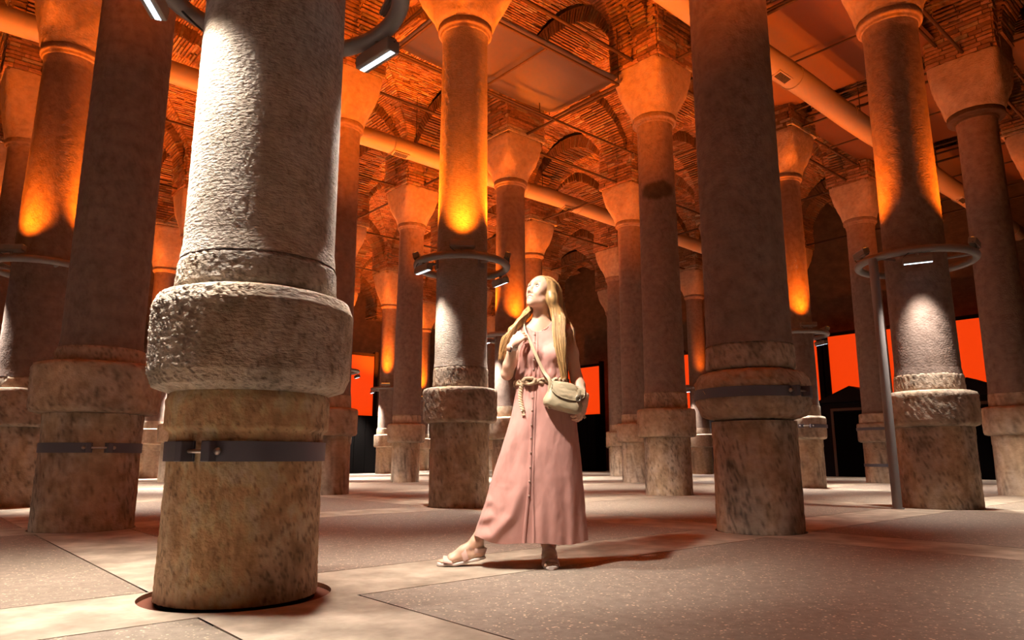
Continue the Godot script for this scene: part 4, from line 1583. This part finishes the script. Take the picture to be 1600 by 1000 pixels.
	for s in [-1.0, 1.0]:
		h.bone(H.call(s * 0.030, -0.020, 0.054), H.call(s * 0.026, -0.034, 0.058), 0.030, -1, 0.025)
		h.bone(H.call(s * 0.048, -0.035, -0.002), H.call(s * 0.036, -0.068, 0.028), 0.022, 0.02, 0.03)
		h.bone(H.call(s * 0.036, -0.068, 0.028), H.call(0.0, -0.094, 0.066), 0.02, 0.018, 0.03)
		h.bone(H.call(s * 0.012, -0.034, 0.093), H.call(s * 0.011, -0.034, 0.097), 0.0075, -1, 0.008)
		h.bone(H.call(s * 0.076, 0.012, -0.016), H.call(s * 0.074, -0.022, -0.01), 0.012, 0.009, 0.008)
		h.bone(H.call(s * 0.014, 0.031, 0.084), H.call(s * 0.044, 0.033, 0.064), 0.009, 0.009, 0.016)
	h.bone(H.call(0, -0.046, 0.058), H.call(0, -0.065, 0.062), 0.033, 0.028, 0.03)
	h.bone(H.call(0, -0.096, 0.071), H.call(0, -0.098, 0.072), 0.0155, -1, 0.02)
	h.bone(H.call(0, 0.020, 0.083), H.call(0, -0.026, 0.106), 0.009, 0.0115, 0.012)
	h.bone(H.call(-0.017, -0.0575, 0.085), H.call(0.017, -0.0575, 0.085), 0.0065, -1, 0.007)
	h.bone(H.call(-0.006, -0.0565, 0.0915), H.call(0.006, -0.0565, 0.0915), 0.006, -1, 0.007)
	h.bone(H.call(-0.013, -0.0715, 0.0865), H.call(0.013, -0.0715, 0.0865), 0.0075, -1, 0.007)
	h.chain([Vector3(-0.047, 1.40, -0.035), H.call(0, -0.05, -0.03)], [0.058, 0.052], 0.035)
	for s in [-1.0, 1.0]:
		h.cut.append([H.call(s * 0.030, 0.012, 0.096), H.call(s * 0.034, 0.012, 0.094), 0.0145, 0.012])
	h.cut.append([H.call(-0.014, -0.0645, 0.098), H.call(0.014, -0.0645, 0.098), 0.0035, 0.003])
	var gaze := (hf * 0.86 + hu * 0.42 - hr * 0.12).normalized()
	var eyes := []
	for s in [-1.0, 1.0]: eyes.append(H.call(s * 0.0315, 0.0105, 0.0735))
	var face := func(p: Vector3, n: Vector3) -> Color:
		var l := Vector3((p - HEAD).dot(hr), (p - HEAD).dot(hu), (p - HEAD).dot(hf))
		var c: Color = skin.call(p, n)
		# lips
		if l.z > 0.072 and absf(l.x) < 0.024 - absf(l.y + 0.064) * 0.9 and l.y > -0.081 and l.y < -0.0505:
			c = c.lerp(Color(0.52, 0.19, 0.16), 0.85)
			if absf(l.y + 0.0645) < 0.0028: c = Color(0.16, 0.05, 0.045) if absf(l.x) > 0.009 else Color(0.5, 0.42, 0.38)
		# cheeks and nose tip a little redder
		c = c.lerp(Color(0.72, 0.36, 0.27), 0.35 * exp(-pow((absf(l.x) - 0.034) / 0.02, 2.0) - pow((l.y + 0.022) / 0.018, 2.0)))
		# nostrils
		if absf(absf(l.x) - 0.0075) < 0.0042 and l.y < -0.0345 and l.y > -0.0425 and l.z > 0.088: c = Color(0.2, 0.07, 0.05)
		# brows
		var bx := absf(l.x)
		if l.z > 0.05 and bx > 0.013 and bx < 0.050 and absf(l.y - (0.0335 + 0.006 * sin((bx - 0.013) / 0.037 * PI * 0.8))) < 0.0036: c = Color(0.30, 0.165, 0.085)
		return c
	nets(g, h, Vector3(-0.19, 1.40, -0.17), Vector3(0.11, 1.77, 0.16), 0.0032, face)
	var body := part("body", g, M.skin, o)
	# ---- eyes: ball with iris, lids with lashes
	for e in 2:
		g = Geo.new()
		var c: Vector3 = eyes[e]
		var eb := Basis(gaze.cross(hu).normalized(), gaze, hu)
		var rows := []
		var cols := []
		var ex := gaze.cross(hu).normalized()
		var ey := ex.cross(gaze).normalized()
		for r in 15:
			var an := PI * 0.62 * r / 14.0
			var row := PackedVector3Array()
			var cl := PackedColorArray()
			for q in 20:
				var t := TAU * q / 20
				row.append(c + (gaze * cos(an) + (ex * cos(t) + ey * sin(t)) * sin(an)) * 0.0128)
				cl.append(Color(0.02, 0.02, 0.02) if an < 0.2 else Color(0.14, 0.17, 0.19) if an < 0.46 else Color(0.08, 0.07, 0.07) if an < 0.52 else Color(0.72, 0.68, 0.65))
			rows.append(row)
			cols.append(cl)
		g.surf(rows, true, false, cols)
		part("eye", g, M.wet, body)
		g = Geo.new()
		var s := -1.0 if e == 0 else 1.0
		var lid := PackedVector3Array()
		var low := PackedVector3Array()
		for q in 9:
			var t := q / 8.0 * 2 - 1
			lid.append(H.call(s * 0.0315 + t * 0.0155, 0.0115 + 0.0075 * (1 - t * t), 0.0735 + 0.0130 * sqrt(maxf(1.25 - t * t, 0)) * 0.93))
			low.append(H.call(s * 0.0315 + t * 0.0145, 0.0095 - 0.0058 * (1 - t * t), 0.0735 + 0.0122 * sqrt(maxf(1.25 - t * t, 0)) * 0.95))
		g.tube(lid, 0.0021, 6, Color(0.10, 0.06, 0.045))
		g.tube(low, 0.0014, 6, Color(0.38, 0.2, 0.15))
		part("eyelashes", g, M.tinted, body)

	build_hair(o, H, hr, hu, hf)
	build_dress(o, torso)
	build_belt(o)
	build_sandals(o)
	build_watch(o, re, rw)
	build_bag(Vector3(0.216, 0, -4.33), rtips)

func build_hair(o: Node3D, H: Callable, hr: Vector3, hu: Vector3, hf: Vector3) -> void:
	var tint := func(p: Vector3, _n: Vector3) -> Color:
		var s := 0.72 + 0.75 * noise.get_noise_3d(p.x * 380, p.y * 16, p.z * 380)
		return Color(0.53 * s, 0.31 * s, 0.125 * s)
	var f := Flesh.new()
	f.bone(H.call(0, 0.034, -0.046), H.call(0, 0.038, 0.006), 0.0855, 0.0785, 0.02)
	# near side lock, falling in front of the shoulder
	f.chain([H.call(0.066, 0.04, 0.0), H.call(0.082, -0.04, -0.02), Vector3(0.066, 1.48, 0.035), Vector3(0.066, 1.39, 0.075), Vector3(0.066, 1.28, 0.112), Vector3(0.078, 1.18, 0.118), Vector3(0.092, 1.12, 0.108)], [0.036, 0.036, 0.036, 0.033, 0.025, 0.015, 0.004], 0.03)
	f.chain([H.call(0.04, 0.0, -0.09), Vector3(0.075, 1.50, -0.05), Vector3(0.105, 1.43, -0.035), Vector3(0.11, 1.36, 0.03)], [0.05, 0.05, 0.035, 0.02], 0.03)
	# back of the head and the far side
	f.chain([H.call(0.0, 0.0, -0.1), Vector3(0.02, 1.50, -0.10), Vector3(-0.02, 1.34, -0.13), Vector3(-0.03, 1.2, -0.13)], [0.06, 0.055, 0.05, 0.02], 0.03)
	f.chain([H.call(-0.066, 0.03, -0.02), H.call(-0.07, -0.05, -0.03), Vector3(-0.125, 1.50, -0.012), Vector3(-0.165, 1.44, 0.012), Vector3(-0.215, 1.385, 0.045), Vector3(-0.255, 1.30, 0.05), Vector3(-0.268, 1.25, 0.05)], [0.03, 0.026, 0.024, 0.026, 0.022, 0.012, 0.004], 0.02)
	# keep the face free: everything in front of a slanted plane through the hairline
	f.cut.append([H.call(-0.02, 0.012, 0.095), H.call(0.018, 0.012, 0.095), 0.066, 0.008])
	f.cut.append([H.call(-0.02, -0.055, 0.085), H.call(0.022, -0.055, 0.085), 0.062, 0.008])
	f.cut.append([H.call(-0.012, 0.062, 0.105), H.call(0.008, 0.066, 0.104), 0.046, 0.01])
	var g := Geo.new()
	nets(g, f, Vector3(-0.30, 1.08, -0.21), Vector3(0.19, 1.78, 0.18), 0.0045, tint)
	# strands
	var r := RandomNumberGenerator.new()
	r.seed = 31
	for n in 520:
		var near := n % 3 != 0
		var sd := 1.0 if near else -1.0
		var q := r.randf()
		var p := PackedVector3Array()
		var fr := lerpf(0.052, -0.10, q)
		var path := []
		path.append(H.call(sd * 0.003, 0.126 - 6.0 * pow(fr + 0.02, 2.0), fr))
		path.append(H.call(sd * 0.054, 0.105 - 4.0 * pow(fr + 0.02, 2.0), fr * 0.96 - 0.006))
		path.append(H.call(sd * (0.093 - absf(fr) * 0.12), 0.035, fr * 0.75 - 0.018))
		if near:
			path.append(H.call(0.093 - 0.1 * absf(fr), -0.045, fr * 0.45 - 0.02))
			if q < 0.72:
				var w := r.randf_range(-0.034, 0.036)
				var z := r.randf_range(0.0, 0.03)
				path.append(Vector3(0.07 + w * 1.1, 1.47, 0.05 + z))
				path.append(Vector3(0.066 + w * 1.1, 1.385, 0.092 + z))
				path.append(Vector3(0.07 + w, 1.28, 0.122 + z))
				path.append(Vector3(0.080 + w * 0.7, 1.19, 0.124 + z))
				path.append(Vector3(0.092 + w * 0.5, r.randf_range(1.07, 1.15), 0.112 + z))
			else:
				var w := r.randf_range(-0.03, 0.04)
				path.append(Vector3(0.10 + w, 1.47, -0.03))
				path.append(Vector3(0.12 + w, 1.40, 0.02))
				path.append(Vector3(0.13 + w * 0.8, r.randf_range(1.28, 1.36), 0.04))
		else:
			path.append(H.call(-0.083 + 0.1 * absf(fr), -0.045, fr * 0.45 - 0.02))
			var w := r.randf_range(-0.022, 0.022)
			var z := r.randf_range(-0.015, 0.022)
			path.append(Vector3(-0.128 + w, 1.50 + w * 0.5, 0.008 + z))
			path.append(Vector3(-0.165 + w, 1.455 + w, 0.03 + z))
			path.append(Vector3(-0.215 + w, 1.39 + w, 0.06 + z))
			path.append(Vector3(-0.257 + w, r.randf_range(1.28, 1.34), 0.06 + z))
			path.append(Vector3(-0.275 + w, r.randf_range(1.20, 1.27), 0.05 + z))
		var cv := Curve3D.new()
		for m in path.size():
			var tan_: Vector3 = (path[mini(m + 1, path.size() - 1)] - path[maxi(m - 1, 0)]) / 6.0
			cv.add_point(path[m], -tan_, tan_)
		var ln := cv.get_baked_length()
		var rad := []
		var wob := r.randf_range(0, 9)
		for m in 18:
			var t := m / 17.0
			var pt := cv.sample_baked(ln * t, true)
			p.append(pt + Vector3(sin(t * 14 + wob), 0, cos(t * 12 + wob)) * (0.0035 * t))
			rad.append(lerpf(0.0022, 0.0006, t * t) * (0.9 if m else 0.5))
		var s := r.randf_range(0.62, 1.25)
		g.tube(p, rad, 5, Color(0.56 * s, 0.335 * s, 0.14 * s), false, false)
	part("hair", g, M.hair, o)

func build_dress(o: Node3D, torso: Callable) -> void:
	var pink := func(p: Vector3, _n: Vector3) -> Color:
		var s := 0.97 + 0.05 * noise.get_noise_3d(p.x * 250, p.y * 120, p.z * 250)
		return Color(0.60 * s, 0.30 * s, 0.255 * s)
	var f := Flesh.new()
	torso.call(f)
	f.grow = 0.012
	f.cut.append([Vector3(-0.062, 1.462, 0.04), Vector3(-0.04, 1.47, -0.04), 0.083, 0.004])
	f.cut.append([Vector3(0.172, 1.34, -0.02), Vector3(0.19, 1.42, -0.02), 0.062, 0.004])
	f.cut.append([Vector3(-0.224, 1.34, -0.02), Vector3(-0.24, 1.42, -0.02), 0.062, 0.004])
	f.planes.append([Vector3(0, -1, 0), -1.05])
	f.wavy = true
	f.wave = func(p: Vector3) -> float:
		var lowr := smoothstep(1.20, 1.08, p.y)
		return 0.0045 * lowr * sin(p.x * 150 + 6 * noise.get_noise_2d(p.x * 60, p.y * 30)) + 0.006 * noise.get_noise_3d(p.x * 70, p.y * 45, p.z * 50) + 0.008 * smoothstep(0.05, 0.0, absf(p.y - 1.10))
	var g := Geo.new()
	nets(g, f, Vector3(-0.24, 1.03, -0.16), Vector3(0.20, 1.47, 0.17), 0.006, pink)
	# skirt
	var rows := []
	var cols := []
	var nr := 110
	var ns := 220
	for r in nr + 1:
		var t := float(r) / nr
		var row := PackedVector3Array()
		var cl := PackedColorArray()
		for k in ns:
			var an := TAU * k / ns
			var hem := 0.142 + 0.03 * smoothstep(0.35, 1.0, -cos(an)) + 0.006 * sin(an * 5)
			var y := lerpf(1.085, hem, t)
			var l := sk(SK_L, y)
			var rr := sk(SK_R, y)
			var ex := 2.0 / 2.25
			var x := (l + rr) / 2 + (rr - l) / 2 * signf(cos(an)) * pow(absf(cos(an)), ex)
			var zz := sk(SK_D, y) * signf(sin(an)) * pow(absf(sin(an)), ex)
			var nrm := Vector3(cos(an) * 0.5, 0, sin(an)).normalized()
			var fd := fold(x, y) * smoothstep(1.06, 0.85, y) * smoothstep(0.0, 0.06, absf(zz))
			if zz < 0: fd = 0.012 * sin(x * 60) * smoothstep(0.9, 0.4, y)
			var small := 0.0028 * noise.get_noise_3d(x * 160, y * 60, zz * 160) + 0.003 * sin(an * 34) * smoothstep(0.9, 1.08, y)
			var pt := Vector3(x, y, zz + signf(zz) * fd) + nrm * small
			row.append(pt)
			cl.append(pink.call(pt, nrm))
		rows.append(row)
		cols.append(cl)
	g.surf(rows, true, false, cols)
	var inner := []
	for r in range(nr - 12, nr + 1):
		var row := PackedVector3Array()
		for k in ns:
			var c: Vector3 = rows[r][k]
			row.append(c - Vector3(c.x + 0.1, 0, c.z).normalized() * 0.004 + Vector3(0, 0.0015, 0))
		inner.append(row)
	var ic := []
	for r in inner:
		var cl := PackedColorArray()
		for k in ns: cl.append(Color(0.5, 0.24, 0.2))
		ic.append(cl)
	g.surf(inner, true, true, ic)
	var dress := part("dress", g, M.cloth, o)
	# button placket down the front, with its buttons
	f.wavy = false
	f.all()
	var px := func(y: float) -> float: return lerpf(-0.118, -0.067, clampf((y - 0.15) / 1.22, 0, 1))
	var fz := func(x: float, y: float) -> float:
		if y < 1.06: return skirt_z(x, y)
		var z := 0.22
		for k in 60:
			var d := f.val(Vector3(x, y, z))
			if d < 0.0008: break
			z -= d * 0.8
		return z
	g = Geo.new()
	for side in 2:
		var strip := []
		var sc := []
		for k in 90:
			var y := lerpf(1.372, 0.148, k / 89.0)
			var x: float = px.call(y)
			var open := 0.018 * smoothstep(0.50, 0.16, y)      # the slit opens towards the hem
			var x0: float = x - 0.004 - open if side == 0 else x - 0.002 + open
			var x1: float = x0 - 0.017 if side == 0 else x0 + 0.013
			var row := PackedVector3Array()
			var z0: float = fz.call(x0, y)
			var z1: float = fz.call(x1, y)
			var lift := 0.0065 if side == 0 else 0.003
			if x1 > x0:
				row.append(Vector3(x0, y, z0 - 0.004)); row.append(Vector3(x0, y, z0 + lift)); row.append(Vector3(x1, y, z1 + lift)); row.append(Vector3(x1, y, z1 - 0.004))
			else:
				row.append(Vector3(x1, y, z1 - 0.004)); row.append(Vector3(x1, y, z1 + lift)); row.append(Vector3(x0, y, z0 + lift)); row.append(Vector3(x0, y, z0 - 0.004))
			strip.append(row)
			var cl := PackedColorArray()
			for q in 4: cl.append(pink.call(row[q], Vector3.ZERO))
			sc.append(cl)
		g.surf(strip, false, true, sc)
	part("placket", g, M.cloth, dress)
	for y in [1.355, 1.30, 1.245, 1.19, 1.135, 0.965, 0.89, 0.805, 0.73, 0.645, 0.565, 0.485, 0.405]:
		g = Geo.new()
		var x: float = px.call(y) - 0.011
		var z: float = fz.call(x, y) + 0.008
		g.ball(Vector3(x, y, z), Basis.IDENTITY, Vector3(0.0065, 0.0065, 0.0035), 10, 6, Color(0.36, 0.22, 0.18))
		part("button", g, M.tinted, dress)
	# scalloped collar edge and piping round the neck
	g = Geo.new()
	var pts := PackedVector3Array()
	for k in 61:
		var an := lerpf(0.12, PI - 0.12, k / 60.0)
		var x := -0.058 + cos(an) * 0.066
		var y := 1.418 - sin(an) * 0.037 + 0.003 * absf(sin(k * 0.6))
		var z := 0.25
		for m in 60:
			var d := f.val(Vector3(x, y, z))
			if d < 0.0008: break
			z -= d * 0.8
		pts.append(Vector3(x, y, maxf(z, 0.0) + 0.001))
	g.tube(pts, 0.0042, 7, Color(0.62, 0.33, 0.28))
	part("collar", g, M.cloth, dress)

func build_belt(o: Node3D) -> void:
	var rope := Color(0.62, 0.44, 0.29)
	var g := Geo.new()
	for s in 3:
		var pts := PackedVector3Array()
		for k in 240:
			var an := TAU * k / 240.0
			var ph := an * 26 + TAU * s / 3
			var ex := 2.0 / 2.25
			var hx := 0.156 + 0.008 * cos(ph)
			var hz := 0.118 + 0.008 * cos(ph)
			pts.append(Vector3(-0.036 + hx * signf(cos(an)) * pow(absf(cos(an)), ex), 1.066 + 0.012 * sin(ph * 0.5 + s * 2.1) + 0.006 * cos(an), hz * signf(sin(an)) * pow(absf(sin(an)), ex)))
		g.tube(pts, 0.0085, 8, rope, true)
	var b := part("belt", g, M.cloth, o)
	g = Geo.new()
	var kc := Vector3(-0.112, 1.066, 0.118)
	for s in 3:
		var pts := PackedVector3Array()
		for k in 40:
			var an := TAU * k / 40.0
			pts.append(kc + Vector3(cos(an) * (0.024 + 0.006 * s), sin(an) * 0.017 + 0.004 * sin(an * 2 + s), 0.006 + 0.010 * sin(an * 2 + s * 2.0) + s * 0.004))
		g.tube(pts, 0.0088, 8, rope, true)
	part("knot", g, M.cloth, b)
	g = Geo.new()
	for s in 2:
		var pts := PackedVector3Array()
		for k in 60:
			var t := k / 59.0
			var y := lerpf(1.055, 0.885, t)
			var x := lerpf(-0.155, -0.16, t) - 0.014 * sin(t * PI) + lerpf(0.0, 0.01, t)
			var ph := t * 34 + PI * s
			pts.append(Vector3(x + 0.007 * sin(ph), y, skirt_z(x, y) + 0.014 + 0.006 * cos(ph)))
		g.tube(pts, 0.0075, 8, rope)
	for k in 7:
		var x := -0.150 + (k - 3) * 0.003
		g.tube(PackedVector3Array([Vector3(-0.150, 0.89, skirt_z(-0.15, 0.89) + 0.014), Vector3(x, 0.862, skirt_z(x, 0.86) + 0.012)]), 0.003, 5, rope)
	part("rope_end", g, M.cloth, b)

func sole(g: Geo, path: Array, width: Array, thick: float, side: Vector3, col: Color) -> void:
	var rows := []
	var cols := []
	for k in path.size():
		var t: Vector3 = (path[mini(k + 1, path.size() - 1)] - path[maxi(k - 1, 0)]).normalized()
		var up := side.cross(t).normalized()
		if up.y < 0: up = -up
		var row := PackedVector3Array()
		var cl := PackedColorArray()
		var w: float = width[k]
		for q in 16:
			var an := TAU * q / 16
			var cx := signf(cos(an)) * pow(absf(cos(an)), 0.4)
			var cy := signf(sin(an)) * pow(absf(sin(an)), 0.5)
			row.append(path[k] + side * (cx * w) + up * (cy * thick / 2))
			cl.append(col if cy > -0.3 else tone(col, 0.75))
		rows.append(row)
		cols.append(cl)
	var flip: bool = (rows[1][0] - rows[0][0]).cross(rows[0][1] - rows[0][0]).dot(rows[0][0] - path[0]) > 0
	g.surf(rows, true, flip, cols)
	g.fan(path[0], rows[0], (path[0] - path[1]).normalized(), col)
	g.fan(path[path.size() - 1], rows[rows.size() - 1], (path[path.size() - 1] - path[path.size() - 2]).normalized(), col)

func band(g: Geo, c: Vector3, u: Vector3, v: Vector3, a0: float, a1: float, w: Vector3, col: Color) -> void:   # flat strap round an ellipse with half axes u, v; w is half its width
	var rows := []
	var cols := []
	for k in 25:
		var an := lerpf(a0, a1, k / 24.0)
		var d := u * cos(an) + v * sin(an)
		var n := d.normalized()
		rows.append(PackedVector3Array([c + d - w, c + d + n * 0.004 - w * 0.9, c + d + n * 0.004 + w * 0.9, c + d + w]))
		cols.append(PackedColorArray([col, col, col, col]))
	var t: Vector3 = rows[1][1] - rows[0][1]
	var flip: bool = (rows[0][2] - rows[0][1]).cross(t).dot(u * cos(a0) + v * sin(a0)) < 0
	g.surf(rows, false, flip, cols)

func build_sandals(o: Node3D) -> void:
	var pale := Color(0.66, 0.55, 0.50)
	var strap_c := Color(0.66, 0.42, 0.36)
	for s in 2:
		var p: MeshInstance3D
		var g := Geo.new()
		if s == 0:
			sole(g, [Vector3(-0.372, 0.052, 0.0), Vector3(-0.385, 0.046, 0), Vector3(-0.43, 0.036, 0.002), Vector3(-0.49, 0.023, 0.008), Vector3(-0.55, 0.011, 0.012), Vector3(-0.60, 0.010, 0.013), Vector3(-0.638, 0.010, 0.014), Vector3(-0.652, 0.012, 0.014)], [0.012, 0.026, 0.031, 0.033, 0.043, 0.043, 0.030, 0.012], 0.020, Vector3(0, 0, 1), pale)
			p = part("sandal", g, M.leather, o)
			g = Geo.new()
			band(g, Vector3(-0.585, 0.022, 0.013), Vector3(0, 0, 0.048), Vector3(-0.006, 0.030, 0), 0.0, PI, Vector3(0.026, -0.004, 0), strap_c)
			part("toe_strap", g, M.leather, p)
			g = Geo.new()
			band(g, Vector3(-0.485, 0.05, 0.008), Vector3(0, 0, 0.038), Vector3(-0.022, 0.062, 0), -0.2, PI + 0.2, Vector3(0.014, 0.009, 0), strap_c)
			part("instep_strap", g, M.leather, p)
			g = Geo.new()
			band(g, Vector3(-0.425, 0.088, 0.0), Vector3(0.056, 0.0, 0.0), Vector3(0, 0, 0.036), -1.7, 1.7, Vector3(0.003, 0.013, 0), strap_c)
			part("heel_strap", g, M.leather, p)
		else:
			sole(g, [Vector3(0.0, 0.010, -0.092), Vector3(0.0, 0.010, -0.08), Vector3(0.0, 0.010, -0.04), Vector3(0.002, 0.010, 0.02), Vector3(0.004, 0.010, 0.08), Vector3(0.004, 0.010, 0.12), Vector3(0.004, 0.010, 0.155), Vector3(0.004, 0.010, 0.168)], [0.014, 0.028, 0.032, 0.034, 0.044, 0.043, 0.032, 0.014], 0.020, Vector3(1, 0, 0), pale)
			p = part("sandal", g, M.leather, o)
			g = Geo.new()
			band(g, Vector3(0.004, 0.020, 0.105), Vector3(0.047, 0, 0), Vector3(0, 0.033, 0.004), 0.0, PI, Vector3(0, -0.004, 0.024), strap_c)
			part("toe_strap", g, M.leather, p)
			g = Geo.new()
			band(g, Vector3(0.002, 0.05, 0.02), Vector3(0.042, 0, 0), Vector3(0, 0.058, 0.02), -0.3, PI + 0.3, Vector3(0, -0.006, 0.013), strap_c)
			part("instep_strap", g, M.leather, p)
			g = Geo.new()
			band(g, Vector3(0.0, 0.07, -0.03), Vector3(0, 0, -0.062), Vector3(0.037, 0, 0), -1.7, 1.7, Vector3(0, 0.013, 0), strap_c)
			part("heel_strap", g, M.leather, p)

func build_watch(o: Node3D, re: Vector3, rw: Vector3) -> void:
	var d := (rw - re).normalized()
	var c := re.lerp(rw, 0.9)
	var out := (Vector3(-0.35, 0.1, 1.0) - d * Vector3(-0.35, 0.1, 1.0).dot(d)).normalized()
	var s := d.cross(out).normalized()
	var g := Geo.new()
	band(g, c, out * 0.029, s * 0.028, -PI, PI, d * 0.011, Color(0.78, 0.68, 0.62))
	var w := part("wristwatch", g, M.leather, o)
	g = Geo.new()
	g.rbox(c + out * 0.034, Basis(d, out, d.cross(out)), Vector3(0.019, 0.006, 0.017), 0.004, Color(0.6, 0.5, 0.45))
	part("watch_case", g, M.tinted, w)
	g = Geo.new()
	g.rbox(c + out * 0.0385, Basis(d, out, d.cross(out)), Vector3(0.016, 0.003, 0.014), 0.002, Color(0.01, 0.01, 0.012))
	part("watch_screen", g, M.wet, w)

func build_bag(at: Vector3, rtips: Array) -> void:
	var o := thing("crossbody_bag", "pale beige leather crossbody bag held against the woman's hip", "bag", at)
	var c := Vector3(0.092, 0.962, 0.162)
	var b := Basis.from_euler(Vector3(0.0, 0.18, deg_to_rad(-14)))
	var leather := Color(0.40, 0.33, 0.215)
	var g := Geo.new()
	var rows := []
	var cols := []
	for r in 33:
		var ph := -PI / 2 + PI * r / 32.0
		var row := PackedVector3Array()
		var cl := PackedColorArray()
		for k in 56:
			var an := TAU * k / 56.0
			var cp := signf(cos(ph)) * pow(absf(cos(ph)), 0.42)
			var sp := signf(sin(ph)) * pow(absf(sin(ph)), 0.55)
			var x := cp * signf(cos(an)) * pow(absf(cos(an)), 0.55) * (0.112 - 0.018 * sp)
			var z := cp * signf(sin(an)) * pow(absf(sin(an)), 0.8) * (0.05 - 0.016 * sp)
			var y := sp * 0.080 + 0.012 * cos(x * 22) * smoothstep(0, 1, sp)
			var e := 0.006 * noise.get_noise_3d(x * 120, y * 120, z * 90)
			row.append(c + b * Vector3(x + e, y, z + e * 1.2))
			cl.append(leather)
		rows.append(row)
		cols.append(cl)
	g.surf(rows, true, true, cols)
	var body := part("bag_body", g, M.leather, o)
	# flap over the front
	g = Geo.new()
	rows = []
	cols = []
	for r in 17:
		var t := r / 16.0
		var row := PackedVector3Array()
		var cl := PackedColorArray()
		for k in 25:
			var x := lerpf(-0.098, 0.104, k / 24.0)
			var drop := 0.085 * (1 - pow(absf(x / 0.125), 2.4)) + 0.02
			var y := 0.086 - t * drop
			var z := 0.0
			if t < 0.25: z = lerpf(-0.012, 0.030, t / 0.25)
			else: z = 0.030 + 0.026 * sin((t - 0.25) / 0.75 * 1.6)
			y += 0.008 * (1 - pow(t * 4 - 1, 2.0)) if t < 0.25 else 0.0
			z *= (1 - 0.45 * pow(absf(x / 0.12), 3.0))
			row.append(c + b * Vector3(x, y + 0.008 * cos(x * 22), z + 0.003 * noise.get_noise_2d(x * 160, t * 30)))
			cl.append(tone(leather, 1.04))
		rows.append(row)
		cols.append(cl)
	g.surf(rows, false, true, cols)
	var under := []
	for r in rows:
		var row := PackedVector3Array()
		for p in r: row.append(p - b * Vector3(0, 0.001, 0.004))
		under.append(row)
	g.surf(under, false, false, cols)
	part("flap", g, M.leather, o)
	g = Geo.new()
	for k in [0, 24]:
		var pts := PackedVector3Array()
		for r in rows: pts.append(r[k])
		g.tube(pts, 0.0028, 6, tone(leather, 0.9))
	var edge := PackedVector3Array()
	for k in 25: edge.append(rows[16][k])
	g.tube(edge, 0.0032, 6, tone(leather, 0.9))
	part("piping", g, M.leather, o)
	# side tab with a small metal buckle
	g = Geo.new()
	var tabp := []
	for k in 7:
		tabp.append(c + b * Vector3(0.066, 0.062 - k * 0.017, 0.047 + 0.006 * sin(k * 0.6)))
	var tr := []
	for p in tabp: tr.append(PackedVector3Array([p - b.x * 0.011 - b.z * 0.003, p - b.x * 0.011 + b.z * 0.003, p + b.x * 0.011 + b.z * 0.003, p + b.x * 0.011 - b.z * 0.003]))
	var tc := []
	for p in tabp: tc.append(PackedColorArray([leather, leather, leather, leather]))
	g.surf(tr, false, true, tc)
	var tab := part("tab", g, M.leather, o)
	g = Geo.new()
	var bp := PackedVector3Array()
	for k in 24: bp.append(tabp[3] + b * Vector3(cos(TAU * k / 24) * 0.014, sin(TAU * k / 24) * 0.017, 0.008))
	g.tube(bp, 0.0028, 6, Color(0.7, 0.62, 0.45), true)
	part("buckle", g, M.bolt, tab)
	# strap: from the left end of the bag up across the chest to the raised hand, on over the shoulder
	var left := c + b * Vector3(-0.104, 0.055, 0.0)
	var path := [left + Vector3(0, -0.02, 0.0), left + Vector3(-0.004, 0.03, 0.0), Vector3(-0.03, 1.12, 0.158), Vector3(-0.075, 1.22, 0.152), Vector3(-0.112, 1.31, 0.135), Vector3(-0.135, 1.365, 0.105), Vector3(-0.142, 1.42, 0.045), Vector3(-0.13, 1.44, -0.03), Vector3(-0.08, 1.36, -0.12), Vector3(0.05, 1.15, -0.16), Vector3(0.16, 1.0, -0.09), c + b * Vector3(0.106, 0.05, -0.02)]
	var cv := Curve3D.new()
	for m in path.size():
		var tan_: Vector3 = (path[mini(m + 1, path.size() - 1)] - path[maxi(m - 1, 0)]) / 6.0
		cv.add_point(path[m], -tan_, tan_)
	var sr := []
	var sc := []
	var ln := cv.get_baked_length()
	for k in 70:
		var p := cv.sample_baked(ln * k / 69.0, true)
		var q := cv.sample_baked(minf(ln * k / 69.0 + 0.01, ln), true)
		if k == 69: q = p + (p - cv.sample_baked(ln * 0.98, true))
		var t := (q - p).normalized()
		var n := Vector3(p.x + 0.03, 0.0, p.z).normalized()
		if k < 3: n = Vector3(0, 0, 1)
		var s := t.cross(n).normalized()
		n = s.cross(t).normalized()
		sr.append(PackedVector3Array([p - s * 0.009 - n * 0.002, p - s * 0.009 + n * 0.002, p + s * 0.009 + n * 0.002, p + s * 0.009 - n * 0.002, p - s * 0.009 - n * 0.002]))
		sc.append(PackedColorArray([leather, tone(leather, 1.25), tone(leather, 1.25), leather, leather]))
	g = Geo.new()
	g.surf(sr, false, false, sc)
	part("shoulder_strap", g, M.leather, o)
	# strap end hanging at the left, and the loose end at the right
	for e in [[Vector3(-0.108, 0.05, 0.012), Vector3(-0.112, -0.085, 0.022), 0.009], [Vector3(0.10, -0.035, 0.0), Vector3(0.145, -0.085, 0.01), 0.008]]:
		g = Geo.new()
		var p0: Vector3 = c + b * e[0]
		var p1: Vector3 = c + b * e[1]
		if e[0].x < 0: p1 = p0 + Vector3(-0.002, -0.14, 0.012)
		var y := (p1 - p0) / 2
		var x := y.normalized().cross(Vector3(0, 0, 1)).normalized()
		g.rbox((p0 + p1) / 2, Basis(x, y.normalized(), x.cross(y.normalized())), Vector3(e[2], y.length(), 0.0025), 0.0024, tone(leather, 1.1))
		part("strap_end", g, M.leather, o)
